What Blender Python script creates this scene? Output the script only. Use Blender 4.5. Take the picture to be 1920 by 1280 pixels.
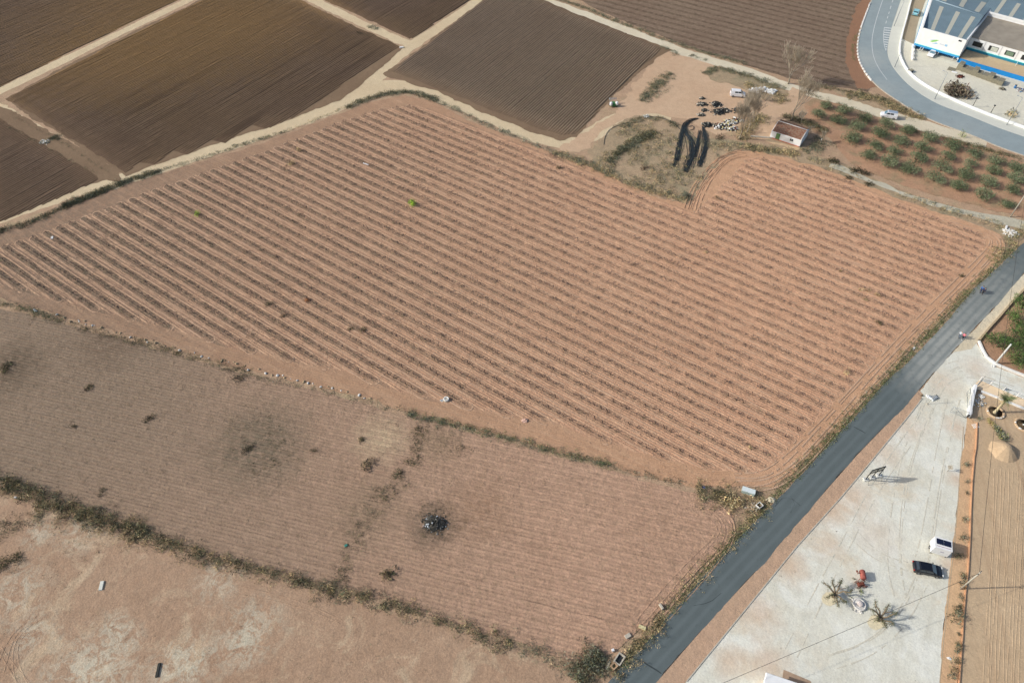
import bpy, math, random
import numpy as np
from mathutils import Vector, Matrix
from mathutils.geometry import tessellate_polygon
R = math.radians
for o in list(bpy.data.objects): bpy.data.objects.remove(o, do_unlink=True)
sc = bpy.context.scene
COL = sc.collection
# ------------------------------------------------------------------ camera, sky, sun, exposure
H, F, TILT = 106.0, 1331.0, R(49)
cam_d = bpy.data.cameras.new('camera'); cam = bpy.data.objects.new('camera', cam_d); COL.objects.link(cam)
cam_d.sensor_fit = 'HORIZONTAL'; cam_d.sensor_width = 36.0; cam_d.lens = 36.0 * F / 1920.0
cam_d.clip_start = 0.5; cam_d.clip_end = 4000
cam.location = (0, 0, H); cam.rotation_euler = (R(90) - TILT, 0, 0)
sc.camera = cam
SUN_EL = R(31.5)
sun_to = Vector((-math.cos(SUN_EL) * 0.998, -math.cos(SUN_EL) * 0.035, math.sin(SUN_EL)))
w = bpy.data.worlds.new("World"); sc.world = w; w.use_nodes = True
nt = w.node_tree; nt.nodes.clear()
sky = nt.nodes.new('ShaderNodeTexSky'); sky.sky_type = 'NISHITA'; sky.sun_disc = False
sky.sun_elevation = SUN_EL; sky.sun_rotation = math.atan2(sun_to.x, sun_to.y)
sky.dust_density = 3.0; sky.air_density = 1.0; sky.ozone_density = 1.0
bg = nt.nodes.new('ShaderNodeBackground'); bg.inputs[1].default_value = 0.13
wo = nt.nodes.new('ShaderNodeOutputWorld')
nt.links.new(sky.outputs[0], bg.inputs[0]); nt.links.new(bg.outputs[0], wo.inputs[0])
sl = bpy.data.lights.new('sun', 'SUN'); sl.energy = 3.4; sl.angle = R(1.2); sl.color = (1.0, 0.95, 0.88)
so = bpy.data.objects.new('sun', sl); COL.objects.link(so)
so.rotation_euler = sun_to.to_track_quat('Z', 'Y').to_euler(); so.location = (-200, 0, 200)
sc.view_settings.view_transform = 'Standard'; sc.view_settings.look = 'None'
sc.view_settings.exposure = 0.0; sc.view_settings.gamma = 1.0
sc.render.engine = 'CYCLES'
rng = np.random.default_rng(7); random.seed(7)

# ------------------------------------------------------------------ where a thing of the place stands (metres)
def P(u, v, h=0.0):
    a = (u - 960) / F; b = (v - 640) / F
    dx, dy, dz = a, math.cos(TILT) - b * math.sin(TILT), -math.sin(TILT) - b * math.cos(TILT)
    t = (h - H) / dz
    return Vector((dx * t, dy * t, h))
def P2(u, v, h=0.0):
    p = P(u, v, h); return (p.x, p.y)
def W(pts): return [P2(*p) for p in pts]
def sr(r, g, b, k=0.96):
    o = []
    for c in (r, g, b):
        c /= 255.0
        o.append(min(0.9, (c / 12.92 if c <= 0.04045 else ((c + 0.055) / 1.055) ** 2.4) / k))
    return (o[0], o[1], o[2], 1)

# ------------------------------------------------------------------ materials
MATS = {}
def plain(name, col, rough=0.7, metal=0.0, var=0.12, sc_=3.0, spec=0.3):
    if name in MATS: return MATS[name]
    m = bpy.data.materials.new(name); m.use_nodes = True; t = m.node_tree; b = t.nodes['Principled BSDF']
    b.inputs['Roughness'].default_value = rough; b.inputs['Metallic'].default_value = metal
    b.inputs['Specular IOR Level'].default_value = spec
    tc = t.nodes.new('ShaderNodeTexCoord'); n = t.nodes.new('ShaderNodeTexNoise'); n.inputs['Scale'].default_value = sc_; n.inputs['Detail'].default_value = 5
    t.links.new(tc.outputs['Object'], n.inputs['Vector'])
    r = t.nodes.new('ShaderNodeValToRGB'); r.color_ramp.elements[0].position = .3; r.color_ramp.elements[1].position = .7
    r.color_ramp.elements[0].color = tuple(c * (1 - var) for c in col[:3]) + (1,); r.color_ramp.elements[1].color = tuple(min(1, c * (1 + var)) for c in col[:3]) + (1,)
    t.links.new(n.outputs['Fac'], r.inputs[0]); t.links.new(r.outputs[0], b.inputs['Base Color'])
    MATS[name] = m; return m

class NT:
    def __init__(s, name):
        s.m = bpy.data.materials.new(name); s.m.use_nodes = True; s.t = s.m.node_tree; s.b = s.t.nodes['Principled BSDF']
        s.b.inputs['Roughness'].default_value = 0.95; s.b.inputs['Specular IOR Level'].default_value = 0.15
        g = s.t.nodes.new('ShaderNodeNewGeometry'); s.pos = g.outputs['Position']
    def L(s, a, b): s.t.links.new(a, b)
    def math(s, op, a, b=None, c=None, clamp=False):
        n = s.t.nodes.new('ShaderNodeMath'); n.operation = op; n.use_clamp = clamp
        for i, x in enumerate((a, b, c)):
            if x is None: continue
            if isinstance(x, (int, float)): n.inputs[i].default_value = x
            else: s.L(x, n.inputs[i])
        return n.outputs[0]
    def noise(s, scale, detail=4, rough=.55, vec=None, dist=0.0):
        n = s.t.nodes.new('ShaderNodeTexNoise'); n.inputs['Scale'].default_value = scale; n.inputs['Detail'].default_value = detail
        n.inputs['Roughness'].default_value = rough; n.inputs['Distortion'].default_value = dist
        s.L(vec or s.pos, n.inputs['Vector']); return n.outputs['Fac']
    def ramp(s, fac, lo, hi, a=0.0, b=1.0):
        n = s.t.nodes.new('ShaderNodeMapRange'); n.clamp = True; s.L(fac, n.inputs[0])
        for i, x in enumerate((lo, hi, a, b)): n.inputs[i + 1].default_value = x
        return n.outputs[0]
    def mix(s, fac, a, b, mode='MIX'):
        n = s.t.nodes.new('ShaderNodeMix'); n.data_type = 'RGBA'; n.blend_type = mode
        for i, x in ((0, fac), (6, a), (7, b)):
            if isinstance(x, tuple): n.inputs[i].default_value = x
            elif isinstance(x, (int, float)): n.inputs[i].default_value = x
            else: s.L(x, n.inputs[i])
        return n.outputs[2]
    def rot(s, ang, sx=1.0, sy=1.0):
        n = s.t.nodes.new('ShaderNodeMapping'); n.vector_type = 'POINT'; n.inputs['Rotation'].default_value = (0, 0, -ang)
        s.L(s.pos, n.inputs['Vector'])
        n2 = s.t.nodes.new('ShaderNodeMapping'); n2.inputs['Scale'].default_value = (sx, sy, 1); s.L(n.outputs[0], n2.inputs['Vector'])
        return n2.outputs[0]
    def xyz(s, v):
        n = s.t.nodes.new('ShaderNodeSeparateXYZ'); s.L(v, n.inputs[0]); return n.outputs
    def near(s, x, y, r, soft=.6):
        n = s.t.nodes.new('ShaderNodeVectorMath'); n.operation = 'DISTANCE'; s.L(s.pos, n.inputs[0]); n.inputs[1].default_value = (x, y, 0)
        d = s.math('ADD', n.outputs['Value'], s.math('MULTIPLY', s.math('SUBTRACT', s.noise(.45, 5), .5), r * 1.5))
        return s.ramp(d, r * (1 + soft), r * (1 - soft))
    def bump(s, h, dist=0.05, strength=1.0):
        n = s.t.nodes.new('ShaderNodeBump'); n.inputs['Distance'].default_value = dist; n.inputs['Strength'].default_value = strength
        s.L(h, n.inputs['Height']); s.L(n.outputs[0], s.b.inputs['Normal'])
    def done(s, c): s.L(c, s.b.inputs['Base Color']); return s.m

def soil(name, c1, c2, speck=None, s1=.06, s2=.7, bumpd=.12, speckt=.66, c3=None, fine=.25, extra=None):
    n = NT(name)
    big = n.ramp(n.noise(s1, 5), .35, .65); med = n.ramp(n.noise(s2, 6, .65), .3, .7); fn = n.noise(3.0, 5, .75)
    c = n.mix(n.math('ADD', n.math('MULTIPLY', big, .6), n.math('MULTIPLY', med, .4)), c1, c2)
    if c3: c = n.mix(n.ramp(n.noise(s1 * 1.9, 5, .6, dist=.8), .52, .68), c, c3)
    if extra: c = extra(n, c)
    dk = tuple(x * .5 for x in c1[:3]) + (1,)
    c = n.mix(n.ramp(fn, .5 - fine * .2, .8, 0, fine * 1.6), c, dk)
    c = n.mix(1.0, c, n.ramp(n.noise(4.2, 7, .9), .34, .66, 1 - fine * 1.5, 1 + fine * 1.2), 'MULTIPLY'); c = n.mix(1.0, c, n.ramp(n.noise(.45, 4, .7), .3, .7, 1 - fine * .5, 1 + fine * .4), 'MULTIPLY')
    if speck: c = n.mix(n.math('MULTIPLY', n.ramp(n.noise(1.7, 6, .8), speckt, speckt + .07), n.ramp(n.noise(.09, 3), .4, .6)), c, speck)
    n.bump(n.math('ADD', n.math('MULTIPLY', n.noise(.8, 5), 1.0), n.math('MULTIPLY', fn, .6)), bumpd)
    return n.done(c)

def leafmat():
    n = NT('foliage'); a = n.t.nodes.new('ShaderNodeAttribute'); a.attribute_name = 'Col'
    n.b.inputs['Roughness'].default_value = .8
    return n.done(a.outputs['Color'])
LEAF = leafmat()

# ------------------------------------------------------------------ mesh helpers
def link(name, me, parent=None, loc=None):
    o = bpy.data.objects.new(name, me); COL.objects.link(o)
    if parent is not None: o.parent = parent
    if loc is not None: o.location = loc
    return o
def tag(o, label=None, cat=None, group=None, kind=None):
    if label: o['label'] = label
    if cat: o['category'] = cat
    if group: o['group'] = group
    if kind: o['kind'] = kind
    return o
def thing(name, label, cat, loc=(0, 0, 0), rz=0.0, group=None):
    loc = (loc[0], loc[1], loc[2] + (gz(loc[0], loc[1]) if abs(loc[2]) < .01 else 0)); o = link(name, None, None, loc); o.rotation_euler = (0, 0, rz); o.empty_display_size = .3
    return tag(o, label, cat, group)
def mesh_np(name, V, Fc, mats, col=None, smooth=False):
    V = np.asarray(V, dtype=np.float32); Fc = np.asarray(Fc, dtype=np.int32)
    me = bpy.data.meshes.new(name); k = Fc.shape[1]
    me.vertices.add(len(V)); me.vertices.foreach_set('co', V.ravel())
    me.loops.add(Fc.size); me.loops.foreach_set('vertex_index', Fc.ravel())
    me.polygons.add(len(Fc)); me.polygons.foreach_set('loop_start', np.arange(0, Fc.size, k, dtype=np.int32))
    me.polygons.foreach_set('loop_total', np.full(len(Fc), k, dtype=np.int32))
    if smooth: me.polygons.foreach_set('use_smooth', np.ones(len(Fc), dtype=bool))
    me.update(calc_edges=True)
    if col is not None:
        a = me.color_attributes.new('Col', 'FLOAT_COLOR', 'POINT'); c = np.ones((len(V), 4), dtype=np.float32); c[:, :3] = col
        a.data.foreach_set('color', c.ravel())
    for m in (mats if isinstance(mats, (list, tuple)) else [mats]): me.materials.append(m)
    return me

class MB:
    def __init__(s): s.v = []; s.f = []; s.mi = []; s.mats = []; s.sm = []
    def _m(s, m):
        if m not in s.mats: s.mats.append(m)
        return s.mats.index(m)
    def add(s, vs, fs, m, smooth=False):
        o = len(s.v); s.v += [tuple(v) for v in vs]; k = s._m(m)
        for f in fs: s.f.append(tuple(i + o for i in f)); s.mi.append(k); s.sm.append(smooth)
        return s
    def box(s, c, d, m, rz=0.0, taper=1.0, M=None):
        x, y, z = d[0] / 2, d[1] / 2, d[2] / 2; ca, sa = math.cos(rz), math.sin(rz); vs = []
        for dz in (-z, z):
            t = taper if dz > 0 else 1.0
            for dx, dy in ((-x, -y), (x, -y), (x, y), (-x, y)):
                dx *= t; dy *= t
                p = Vector((c[0] + dx * ca - dy * sa, c[1] + dx * sa + dy * ca, c[2] + dz)); vs.append(M @ p if M else p)
        return s.add(vs, [(3, 2, 1, 0), (4, 5, 6, 7), (0, 1, 5, 4), (1, 2, 6, 5), (2, 3, 7, 6), (3, 0, 4, 7)], m)
    def tube(s, pts, r, m, n=6, caps=True, smooth=True):
        pts = [Vector(p) for p in pts]; rs = r if isinstance(r, (list, tuple)) else [r] * len(pts); vs = []; fs = []
        for i, p in enumerate(pts):
            d = (pts[min(i + 1, len(pts) - 1)] - pts[max(i - 1, 0)]).normalized()
            a = d.cross(Vector((0, 0, 1)) if abs(d.z) < .95 else Vector((1, 0, 0))).normalized(); b = d.cross(a)
            for k in range(n):
                q = 2 * math.pi * k / n; vs.append(p + (a * math.cos(q) + b * math.sin(q)) * rs[i])
        for i in range(len(pts) - 1):
            for k in range(n): fs.append((i * n + k, i * n + (k + 1) % n, (i + 1) * n + (k + 1) % n, (i + 1) * n + k))
        if caps: fs.append(tuple(range(n))[::-1]); fs.append(tuple((len(pts) - 1) * n + k for k in range(n)))
        return s.add(vs, fs, m, smooth)
    def lathe(s, prof, m, c=(0, 0, 0), n=16, smooth=True):
        vs = []; fs = []
        for r, z in prof:
            for k in range(n):
                q = 2 * math.pi * k / n; vs.append((c[0] + r * math.cos(q), c[1] + r * math.sin(q), c[2] + z))
        for i in range(len(prof) - 1):
            for k in range(n): fs.append((i * n + k, i * n + (k + 1) % n, (i + 1) * n + (k + 1) % n, (i + 1) * n + k))
        fs.append(tuple((len(prof) - 1) * n + k for k in range(n)))
        return s.add(vs, fs, m, smooth)
    def prism(s, poly, z0, z1, m):
        n = len(poly); vs = [(x, y, z0) for x, y in poly] + [(x, y, z1) for x, y in poly]
        ar = sum(poly[i][0] * poly[(i + 1) % n][1] - poly[(i + 1) % n][0] * poly[i][1] for i in range(n))
        if ar < 0: poly = poly[::-1]; vs = [(x, y, z0) for x, y in poly] + [(x, y, z1) for x, y in poly]
        return s.add(vs, [tuple(range(n))[::-1], tuple(range(n, 2 * n))] + [(i, (i + 1) % n, n + (i + 1) % n, n + i) for i in range(n)], m)
    def loft(s, rings, m, smooth=False, cap=True):
        n = len(rings[0]); vs = [p for r in rings for p in r]; fs = []
        for i in range(len(rings) - 1):
            for k in range(n): fs.append((i * n + k, i * n + (k + 1) % n, (i + 1) * n + (k + 1) % n, (i + 1) * n + k))
        if cap: fs.append(tuple(range(n))[::-1]); fs.append(tuple((len(rings) - 1) * n + k for k in range(n)))
        return s.add(vs, fs, m, smooth)
    def blob(s, c, r, m, seed=0, rough=.25, nu=10, nv=6, zmin=-.2):
        g = random.Random(seed); vs = []; fs = []
        for j in range(nv + 1):
            ph = math.pi * (j / nv) - math.pi / 2
            for i in range(nu):
                th = 2 * math.pi * i / nu; k = 1 + g.uniform(-rough, rough)
                vs.append((c[0] + r[0] * k * math.cos(ph) * math.cos(th), c[1] + r[1] * k * math.cos(ph) * math.sin(th), max(c[2] + r[2] * k * math.sin(ph), c[2] + zmin * r[2])))
        for j in range(nv):
            for i in range(nu): fs.append((j * nu + i, j * nu + (i + 1) % nu, (j + 1) * nu + (i + 1) % nu, (j + 1) * nu + i))
        return s.add(vs, fs, m, False)
    def quad(s, a, b, c, d, m): return s.add([a, b, c, d], [(0, 1, 2, 3)], m)
    def build(s, name, parent=None, loc=None, rz=None):
        me = bpy.data.meshes.new(name); me.from_pydata([tuple(v) for v in s.v], [], s.f)
        for m in s.mats: me.materials.append(m)
        me.polygons.foreach_set('material_index', s.mi); me.polygons.foreach_set('use_smooth', s.sm); me.update()
        o = link(name, me, parent, loc)
        if rz is not None: o.rotation_euler = (0, 0, rz)
        return o

def densify(poly, step, jit, seed=0, closed=True):
    g = np.random.default_rng(seed); out = []; n = len(poly)
    for i in range(n if closed else n - 1):
        a = np.array(poly[i]); b = np.array(poly[(i + 1) % n]); L = np.hypot(*(b - a)); k = max(1, int(L / step))
        nrm = np.array([-(b - a)[1], (b - a)[0]]) / max(L, 1e-6)
        for j in range(k):
            p = a + (b - a) * j / k
            if jit: p = p + nrm * jit * (g.uniform(-.7, .7) + 3.0 * (float(vnoise(p[0:1], p[1:2], 2.6, 50 + seed)[0]) - .5) + 2.0 * (float(vnoise(p[0:1], p[1:2], 7.0, 60 + seed)[0]) - .5))
            out.append((float(p[0]), float(p[1])))
    return out
REG = []
def reg(poly, z):
    a = np.array(poly); REG.append((poly, z, a[:, 0].min(), a[:, 0].max(), a[:, 1].min(), a[:, 1].max()))
def gz_many(X, Y):
    X = np.asarray(X, float); Y = np.asarray(Y, float); z = np.zeros(len(X))
    for poly, zz, x0, x1, y0, y1 in REG:
        k = (X >= x0) & (X <= x1) & (Y >= y0) & (Y <= y1) & (zz > z)
        if k.any():
            i = np.nonzero(k)[0]; j = i[inside(poly, X[i], Y[i])]; z[j] = np.maximum(z[j], zz)
    return z
def gz(x, y): return float(gz_many([x], [y])[0])
def smooth_poly(poly, it=1, closed=True):
    for _ in range(it):
        q = []; n = len(poly)
        for i in range(n if closed else n - 1):
            a, b = poly[i], poly[(i + 1) % n]
            q += [(a[0] * .75 + b[0] * .25, a[1] * .75 + b[1] * .25), (a[0] * .25 + b[0] * .75, a[1] * .25 + b[1] * .75)]
        if not closed: q = [poly[0]] + q + [poly[-1]]
        poly = q
    return poly
def sheet(name, pts, z, mat, jit=.2, step=1.0, seed=1, kind='structure', label=None, sm=0, world=False):
    poly = pts if world else W(pts)
    if sm: poly = smooth_poly(poly, sm)
    poly = densify(poly, step, jit, seed)
    if z < .3 and name != 'pavement': reg(poly, z)
    tr = tessellate_polygon([[Vector((x, y, 0)) for x, y in poly]])
    V = np.array([(x, y, z) for x, y in poly]); T = np.array(tr)
    a, b, c = V[T[:, 0]], V[T[:, 1]], V[T[:, 2]]
    cr = (b - a)[:, 0] * (c - a)[:, 1] - (b - a)[:, 1] * (c - a)[:, 0]; T[cr < 0] = T[cr < 0][:, ::-1]
    o = link(name, mesh_np(name, V, T, mat)); o['kind'] = kind
    if label: o['label'] = label
    return o
def ribbon_poly(pts, wd, sm=2, world=False):
    c = pts if world else W(pts); ws = wd if isinstance(wd, (list, tuple)) else [wd] * len(c)
    c3 = [(p[0], p[1], ws[i]) for i, p in enumerate(c)]
    for _ in range(sm):
        q = [c3[0]]
        for i in range(len(c3) - 1):
            a, b = c3[i], c3[i + 1]; q += [tuple(a[k] * .75 + b[k] * .25 for k in range(3)), tuple(a[k] * .25 + b[k] * .75 for k in range(3))]
        c3 = q + [c3[-1]]
    L, Rr = [], []
    for i, p in enumerate(c3):
        a = c3[max(i - 1, 0)]; b = c3[min(i + 1, len(c3) - 1)]; d = math.hypot(b[0] - a[0], b[1] - a[1]) or 1
        nx, ny = -(b[1] - a[1]) / d, (b[0] - a[0]) / d
        L.append((p[0] + nx * p[2] / 2, p[1] + ny * p[2] / 2)); Rr.append((p[0] - nx * p[2] / 2, p[1] - ny * p[2] / 2))
    return L + Rr[::-1]
def ribbon(name, pts, wd, z, mat, jit=.2, sm=2, seed=1, world=False, step=1.0):
    return sheet(name, ribbon_poly(pts, wd, sm, world), z, mat, jit, step, seed, world=True)
def inside(poly, X, Y):
    r = np.zeros(len(X), bool); n = len(poly)
    for i in range(n):
        x1, y1 = poly[i]; x2, y2 = poly[(i + 1) % n]
        if y1 == y2: continue
        k = ((y1 > Y) != (y2 > Y)) & (X < (x2 - x1) * (Y - y1) / (y2 - y1) + x1); r ^= k
    return r
def scatter(poly, dens, g):
    xs = [p[0] for p in poly]; ys = [p[1] for p in poly]; n = int((max(xs) - min(xs)) * (max(ys) - min(ys)) * dens)
    X = g.uniform(min(xs), max(xs), n); Y = g.uniform(min(ys), max(ys), n); k = inside(poly, X, Y)
    return np.stack([X[k], Y[k]], 1)
def vnoise(x, y, s, seed=0):
    g = np.random.default_rng(seed); t = g.random((64, 64)); x = x / s; y = y / s
    xi = np.floor(x).astype(int); yi = np.floor(y).astype(int); fx = x - xi; fy = y - yi; fx = fx * fx * (3 - 2 * fx); fy = fy * fy * (3 - 2 * fy)
    q = lambda a, b: t[a % 64, b % 64]
    return (q(xi, yi) * (1 - fx) + q(xi + 1, yi) * fx) * (1 - fy) + (q(xi, yi + 1) * (1 - fx) + q(xi + 1, yi + 1) * fx) * fy
LK = 1.08
def clumps(C, rad, hgt, ntri, pal, g, size=.45, up=.0, base=0.0):
    """N clumps (x,y[,z]) each of ntri leaf-sized triangles spread through a dome"""
    C = np.asarray(C, float); N = len(C); bz = np.full(N, float(base))
    if C.shape[1] == 2: bz = gz_many(C[:, 0], C[:, 1]) + base; C = np.c_[C, bz]
    rad = np.broadcast_to(rad, N); hgt = np.broadcast_to(hgt, N)
    th = g.uniform(0, 2 * np.pi, (N, ntri)); rr = np.sqrt(g.random((N, ntri))); z = g.random((N, ntri)) * np.sqrt(np.clip(1 - rr ** 2 * .85, 0, 1))
    cen = np.stack([C[:, 0, None] + rad[:, None] * rr * np.cos(th), C[:, 1, None] + rad[:, None] * rr * np.sin(th), C[:, 2, None] + hgt[:, None] * z], -1)
    s = (rad[:, None] * size * g.uniform(.5, 1.2, (N, ntri)))[..., None, None]
    off = g.normal(0, 1, (N, ntri, 3, 3)); off[..., 2] *= (1 + up); off /= np.linalg.norm(off, axis=-1, keepdims=True); off[:, :, 1] = off[:, :, 0] + off[:, :, 1] * .55
    V = cen[:, :, None, :] + off * s; V[..., 2] = np.maximum(V[..., 2], bz[:, None, None] - .02)
    pal = np.array([p[:3] for p in pal]); c = pal[g.integers(0, len(pal), N)][:, None, :] * LK * g.uniform(.6, 1.4, (N, ntri, 1)) * g.uniform(.9, 1.1, (N, ntri, 3))
    c = np.repeat(c[:, :, None, :], 3, 2)
    return V.reshape(-1, 3), c.reshape(-1, 3)
def leafobj(name, VC, parent=None, loc=None):
    V = np.concatenate([a for a, b in VC]); C = np.concatenate([b for a, b in VC])
    return link(name, mesh_np(name, V, np.arange(len(V)).reshape(-1, 3), LEAF, C), parent, loc)
# ------------------------------------------------------------------ THE GROUND
def waste_extra(n, c):
    # yellowish dry grass stain and bleached spots of the fallow land
    c = n.mix(n.math('MULTIPLY', n.ramp(n.noise(.22, 6, .7), .52, .66), .7), c, sr(176, 160, 128))
    return c
M_base = soil('soil_base', sr(172, 146, 120), sr(184, 156, 130), sr(110, 100, 82), extra=waste_extra, fine=.3)
M_dirt = soil('soil_bare_orange', sr(198, 172, 144), sr(188, 158, 130), sr(150, 132, 106), fine=.14, speckt=.7)
M_track = soil('soil_track', sr(208, 192, 160), sr(198, 178, 146), sr(150, 125, 95), fine=.12, speckt=.7, s2=1.2)
M_trackpale = soil('soil_pale_track', sr(212, 204, 182), sr(202, 190, 164), sr(165, 145, 120), fine=.12, speckt=.72, s2=1.2)
M_plough = None
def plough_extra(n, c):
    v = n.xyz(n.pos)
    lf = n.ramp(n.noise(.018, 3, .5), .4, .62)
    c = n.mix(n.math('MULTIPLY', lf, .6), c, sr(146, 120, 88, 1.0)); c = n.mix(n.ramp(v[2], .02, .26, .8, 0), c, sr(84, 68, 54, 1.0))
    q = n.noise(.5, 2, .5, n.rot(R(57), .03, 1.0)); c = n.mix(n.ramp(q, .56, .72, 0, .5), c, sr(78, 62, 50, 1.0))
    for (u, v_, r, k) in ((420, 30, 26, .6), (300, 60, 26, .5), (250, 110, 18, .4), (120, 130, 16, .35), (180, 10, 20, .35), (520, 40, 14, .35)):
        q = P2(u, v_); c = n.mix(n.math('MULTIPLY', n.near(q[0], q[1], r, .9), k), c, sr(168, 134, 88, 1.0))
    return c
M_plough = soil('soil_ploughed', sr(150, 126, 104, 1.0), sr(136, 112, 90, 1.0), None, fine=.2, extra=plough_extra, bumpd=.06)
def plough2_extra(n, c):
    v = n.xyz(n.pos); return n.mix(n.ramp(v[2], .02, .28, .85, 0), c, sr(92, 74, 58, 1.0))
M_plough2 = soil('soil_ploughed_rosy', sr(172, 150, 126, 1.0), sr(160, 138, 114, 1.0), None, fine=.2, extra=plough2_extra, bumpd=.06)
M_headland = soil('soil_headland', sr(134, 114, 92), sr(120, 100, 80), None, fine=.12)

def vine_extra(n, c):
    # grey tint towards the west: dry weed cover plus backlit dullness painted in
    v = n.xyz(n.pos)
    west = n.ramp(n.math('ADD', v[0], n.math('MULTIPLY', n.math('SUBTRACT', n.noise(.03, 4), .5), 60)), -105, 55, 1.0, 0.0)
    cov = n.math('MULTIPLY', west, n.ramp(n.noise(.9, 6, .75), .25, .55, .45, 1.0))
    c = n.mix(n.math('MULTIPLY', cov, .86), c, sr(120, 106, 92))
    q = n.noise(.6, 5, .7, n.rot(R(-34.7), .12, 1.6)); c = n.mix(n.ramp(q, .48, .66, 0, .35), c, sr(196, 164, 134))
    return c
def rows_soil(name, ang, period, phase, base_f, band_col, band_w=.16, wob=.25, strength=.6, light=None, west_=False):
    n = NT(name)
    big = n.ramp(n.noise(.06, 5), .35, .65); med = n.ramp(n.noise(.9, 6, .7), .3, .7); fn = n.noise(3.2, 5, .75)
    c = n.mix(n.math('ADD', n.math('MULTIPLY', big, .5), n.math('MULTIPLY', med, .5)), base_f[0], base_f[1])
    if len(base_f) > 2: c = base_f[2](n, c)
    v0 = n.xyz(n.pos); v = n.xyz(n.rot(R(ang)))
    s = n.math('SUBTRACT', n.math('DIVIDE', v[1], period), phase); s = n.math('ADD', s, n.math('MULTIPLY', n.math('SUBTRACT', n.noise(.25, 4), .5), wob))
    fr = n.math('ABSOLUTE', n.math('SUBTRACT', n.math('FRACT', n.math('ADD', s, .5)), .5))
    brk = n.ramp(n.noise(.9, 6, .75), .36, .6)
    band = n.math('MULTIPLY', n.ramp(fr, band_w * 1.5, band_w * .4), brk)
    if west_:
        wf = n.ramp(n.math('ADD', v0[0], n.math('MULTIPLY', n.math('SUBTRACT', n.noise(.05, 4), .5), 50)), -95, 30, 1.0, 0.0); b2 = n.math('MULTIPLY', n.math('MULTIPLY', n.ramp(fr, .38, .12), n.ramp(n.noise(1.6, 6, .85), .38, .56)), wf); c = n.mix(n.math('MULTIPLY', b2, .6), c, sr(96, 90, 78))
    c = n.mix(n.math('MULTIPLY', band, strength), c, band_col)
    if light:
        lt = n.math('MULTIPLY', n.math('MULTIPLY', n.ramp(fr, .25, .3), n.ramp(fr, .42, .36)), n.ramp(n.noise(.5, 4), .35, .6)); c = n.mix(n.math('MULTIPLY', lt, .6), c, light)
    c = n.mix(n.ramp(fn, .45, .8, 0, .45), c, tuple(x * .5 for x in base_f[0][:3]) + (1,))
    c = n.mix(1.0, c, n.ramp(n.noise(4.2, 7, .9), .34, .66, .66, 1.30), 'MULTIPLY'); c = n.mix(1.0, c, n.ramp(n.noise(.5, 4, .7), .3, .7, .88, 1.1), 'MULTIPLY')
    n.bump(n.math('ADD', n.math('MULTIPLY', n.noise(1.2, 5), 1.0), n.math('MULTIPLY', fn, .7)), .16)
    return n.done(c)
VANG, VSP, VPH = -34.7, 2.668, -0.2
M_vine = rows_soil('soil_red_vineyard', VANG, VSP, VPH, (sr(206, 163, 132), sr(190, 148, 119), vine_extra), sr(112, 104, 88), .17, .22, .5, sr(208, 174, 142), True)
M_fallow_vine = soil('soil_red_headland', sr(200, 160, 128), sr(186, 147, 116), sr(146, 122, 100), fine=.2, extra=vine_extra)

def low_extra(n, c):
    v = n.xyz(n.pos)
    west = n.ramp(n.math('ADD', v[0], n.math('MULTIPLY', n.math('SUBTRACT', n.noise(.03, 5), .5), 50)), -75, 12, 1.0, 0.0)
    c = n.mix(n.math('MULTIPLY', west, .85), c, sr(128, 116, 100))  # western darkening holds weed tone and duller backlit ground, put into the colour
    cov = n.ramp(n.noise(1.1, 6, .75), .42, .66); c = n.mix(n.math('MULTIPLY', cov, .42), c, sr(142, 124, 100))
    for (u, vv, r, col, k) in ((485, 835, 7.5, sr(104, 98, 82), .8), (815, 985, 3.4, sr(86, 80, 68), .9), (715, 822, 4.0, sr(196, 176, 144), .7), (690, 960, 5, sr(118, 106, 84), .45), (20, 690, 6, sr(92, 82, 68), .8), (820, 830, 3.5, sr(120, 108, 84), .5), (900, 960, 5, sr(140, 112, 88), .5), (210, 640, 6, sr(96, 82, 68), .6)):
        q = P2(u, vv); m = n.near(q[0], q[1], r); c = n.mix(n.math('MULTIPLY', m, n.math('MULTIPLY', n.ramp(n.noise(.9, 6, .7), .3, .55), k)), c, col)
    return c
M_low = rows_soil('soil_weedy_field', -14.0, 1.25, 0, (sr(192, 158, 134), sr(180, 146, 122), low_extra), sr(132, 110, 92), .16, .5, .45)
M_f6 = rows_soil('soil_brown_rows', -31.5, 3.3, .2, (sr(136, 118, 100, 1.0), sr(124, 104, 88, 1.0)), sr(84, 72, 58, 1.0), .2, .3, .7, sr(146, 130, 112, 1.0))
M_orch = soil('soil_orchard', sr(184, 148, 120), sr(166, 132, 106), sr(130, 116, 90), fine=.22, c3=sr(150, 134, 106))
def bare_extra(n, c):
    c = n.mix(n.math('MULTIPLY', n.ramp(n.noise(.13, 6, .7, dist=1.0), .52, .64), .65), c, sr(194, 174, 146))
    for (u, v, r) in ((408, 1090, 2.6), (470, 1178, 3.6), (452, 1215, 2.2), (215, 1172, 1.6), (150, 1262, 5.0), (30, 1110, 3.5), (65, 1185, 2.5), (150, 1000, 2.5), (190, 1265, 4), (320, 1255, 3), (70, 1000, 2), (360, 1240, 3), (240, 1195, 1.8)):
        q = P2(u, v); c = n.mix(n.math('MULTIPLY', n.math('MULTIPLY', n.near(q[0], q[1], r, .8), n.ramp(n.noise(.5, 6, .8, dist=.8), .44, .56)), n.ramp(n.noise(3.0, 6, .85), .36, .52, .15, .75)), c, sr(202, 197, 176))
    return c
M_bare = soil('soil_bare_lot', sr(174, 148, 124), sr(162, 134, 110), sr(104, 94, 76), extra=bare_extra, fine=.22, speckt=.63)
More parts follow.
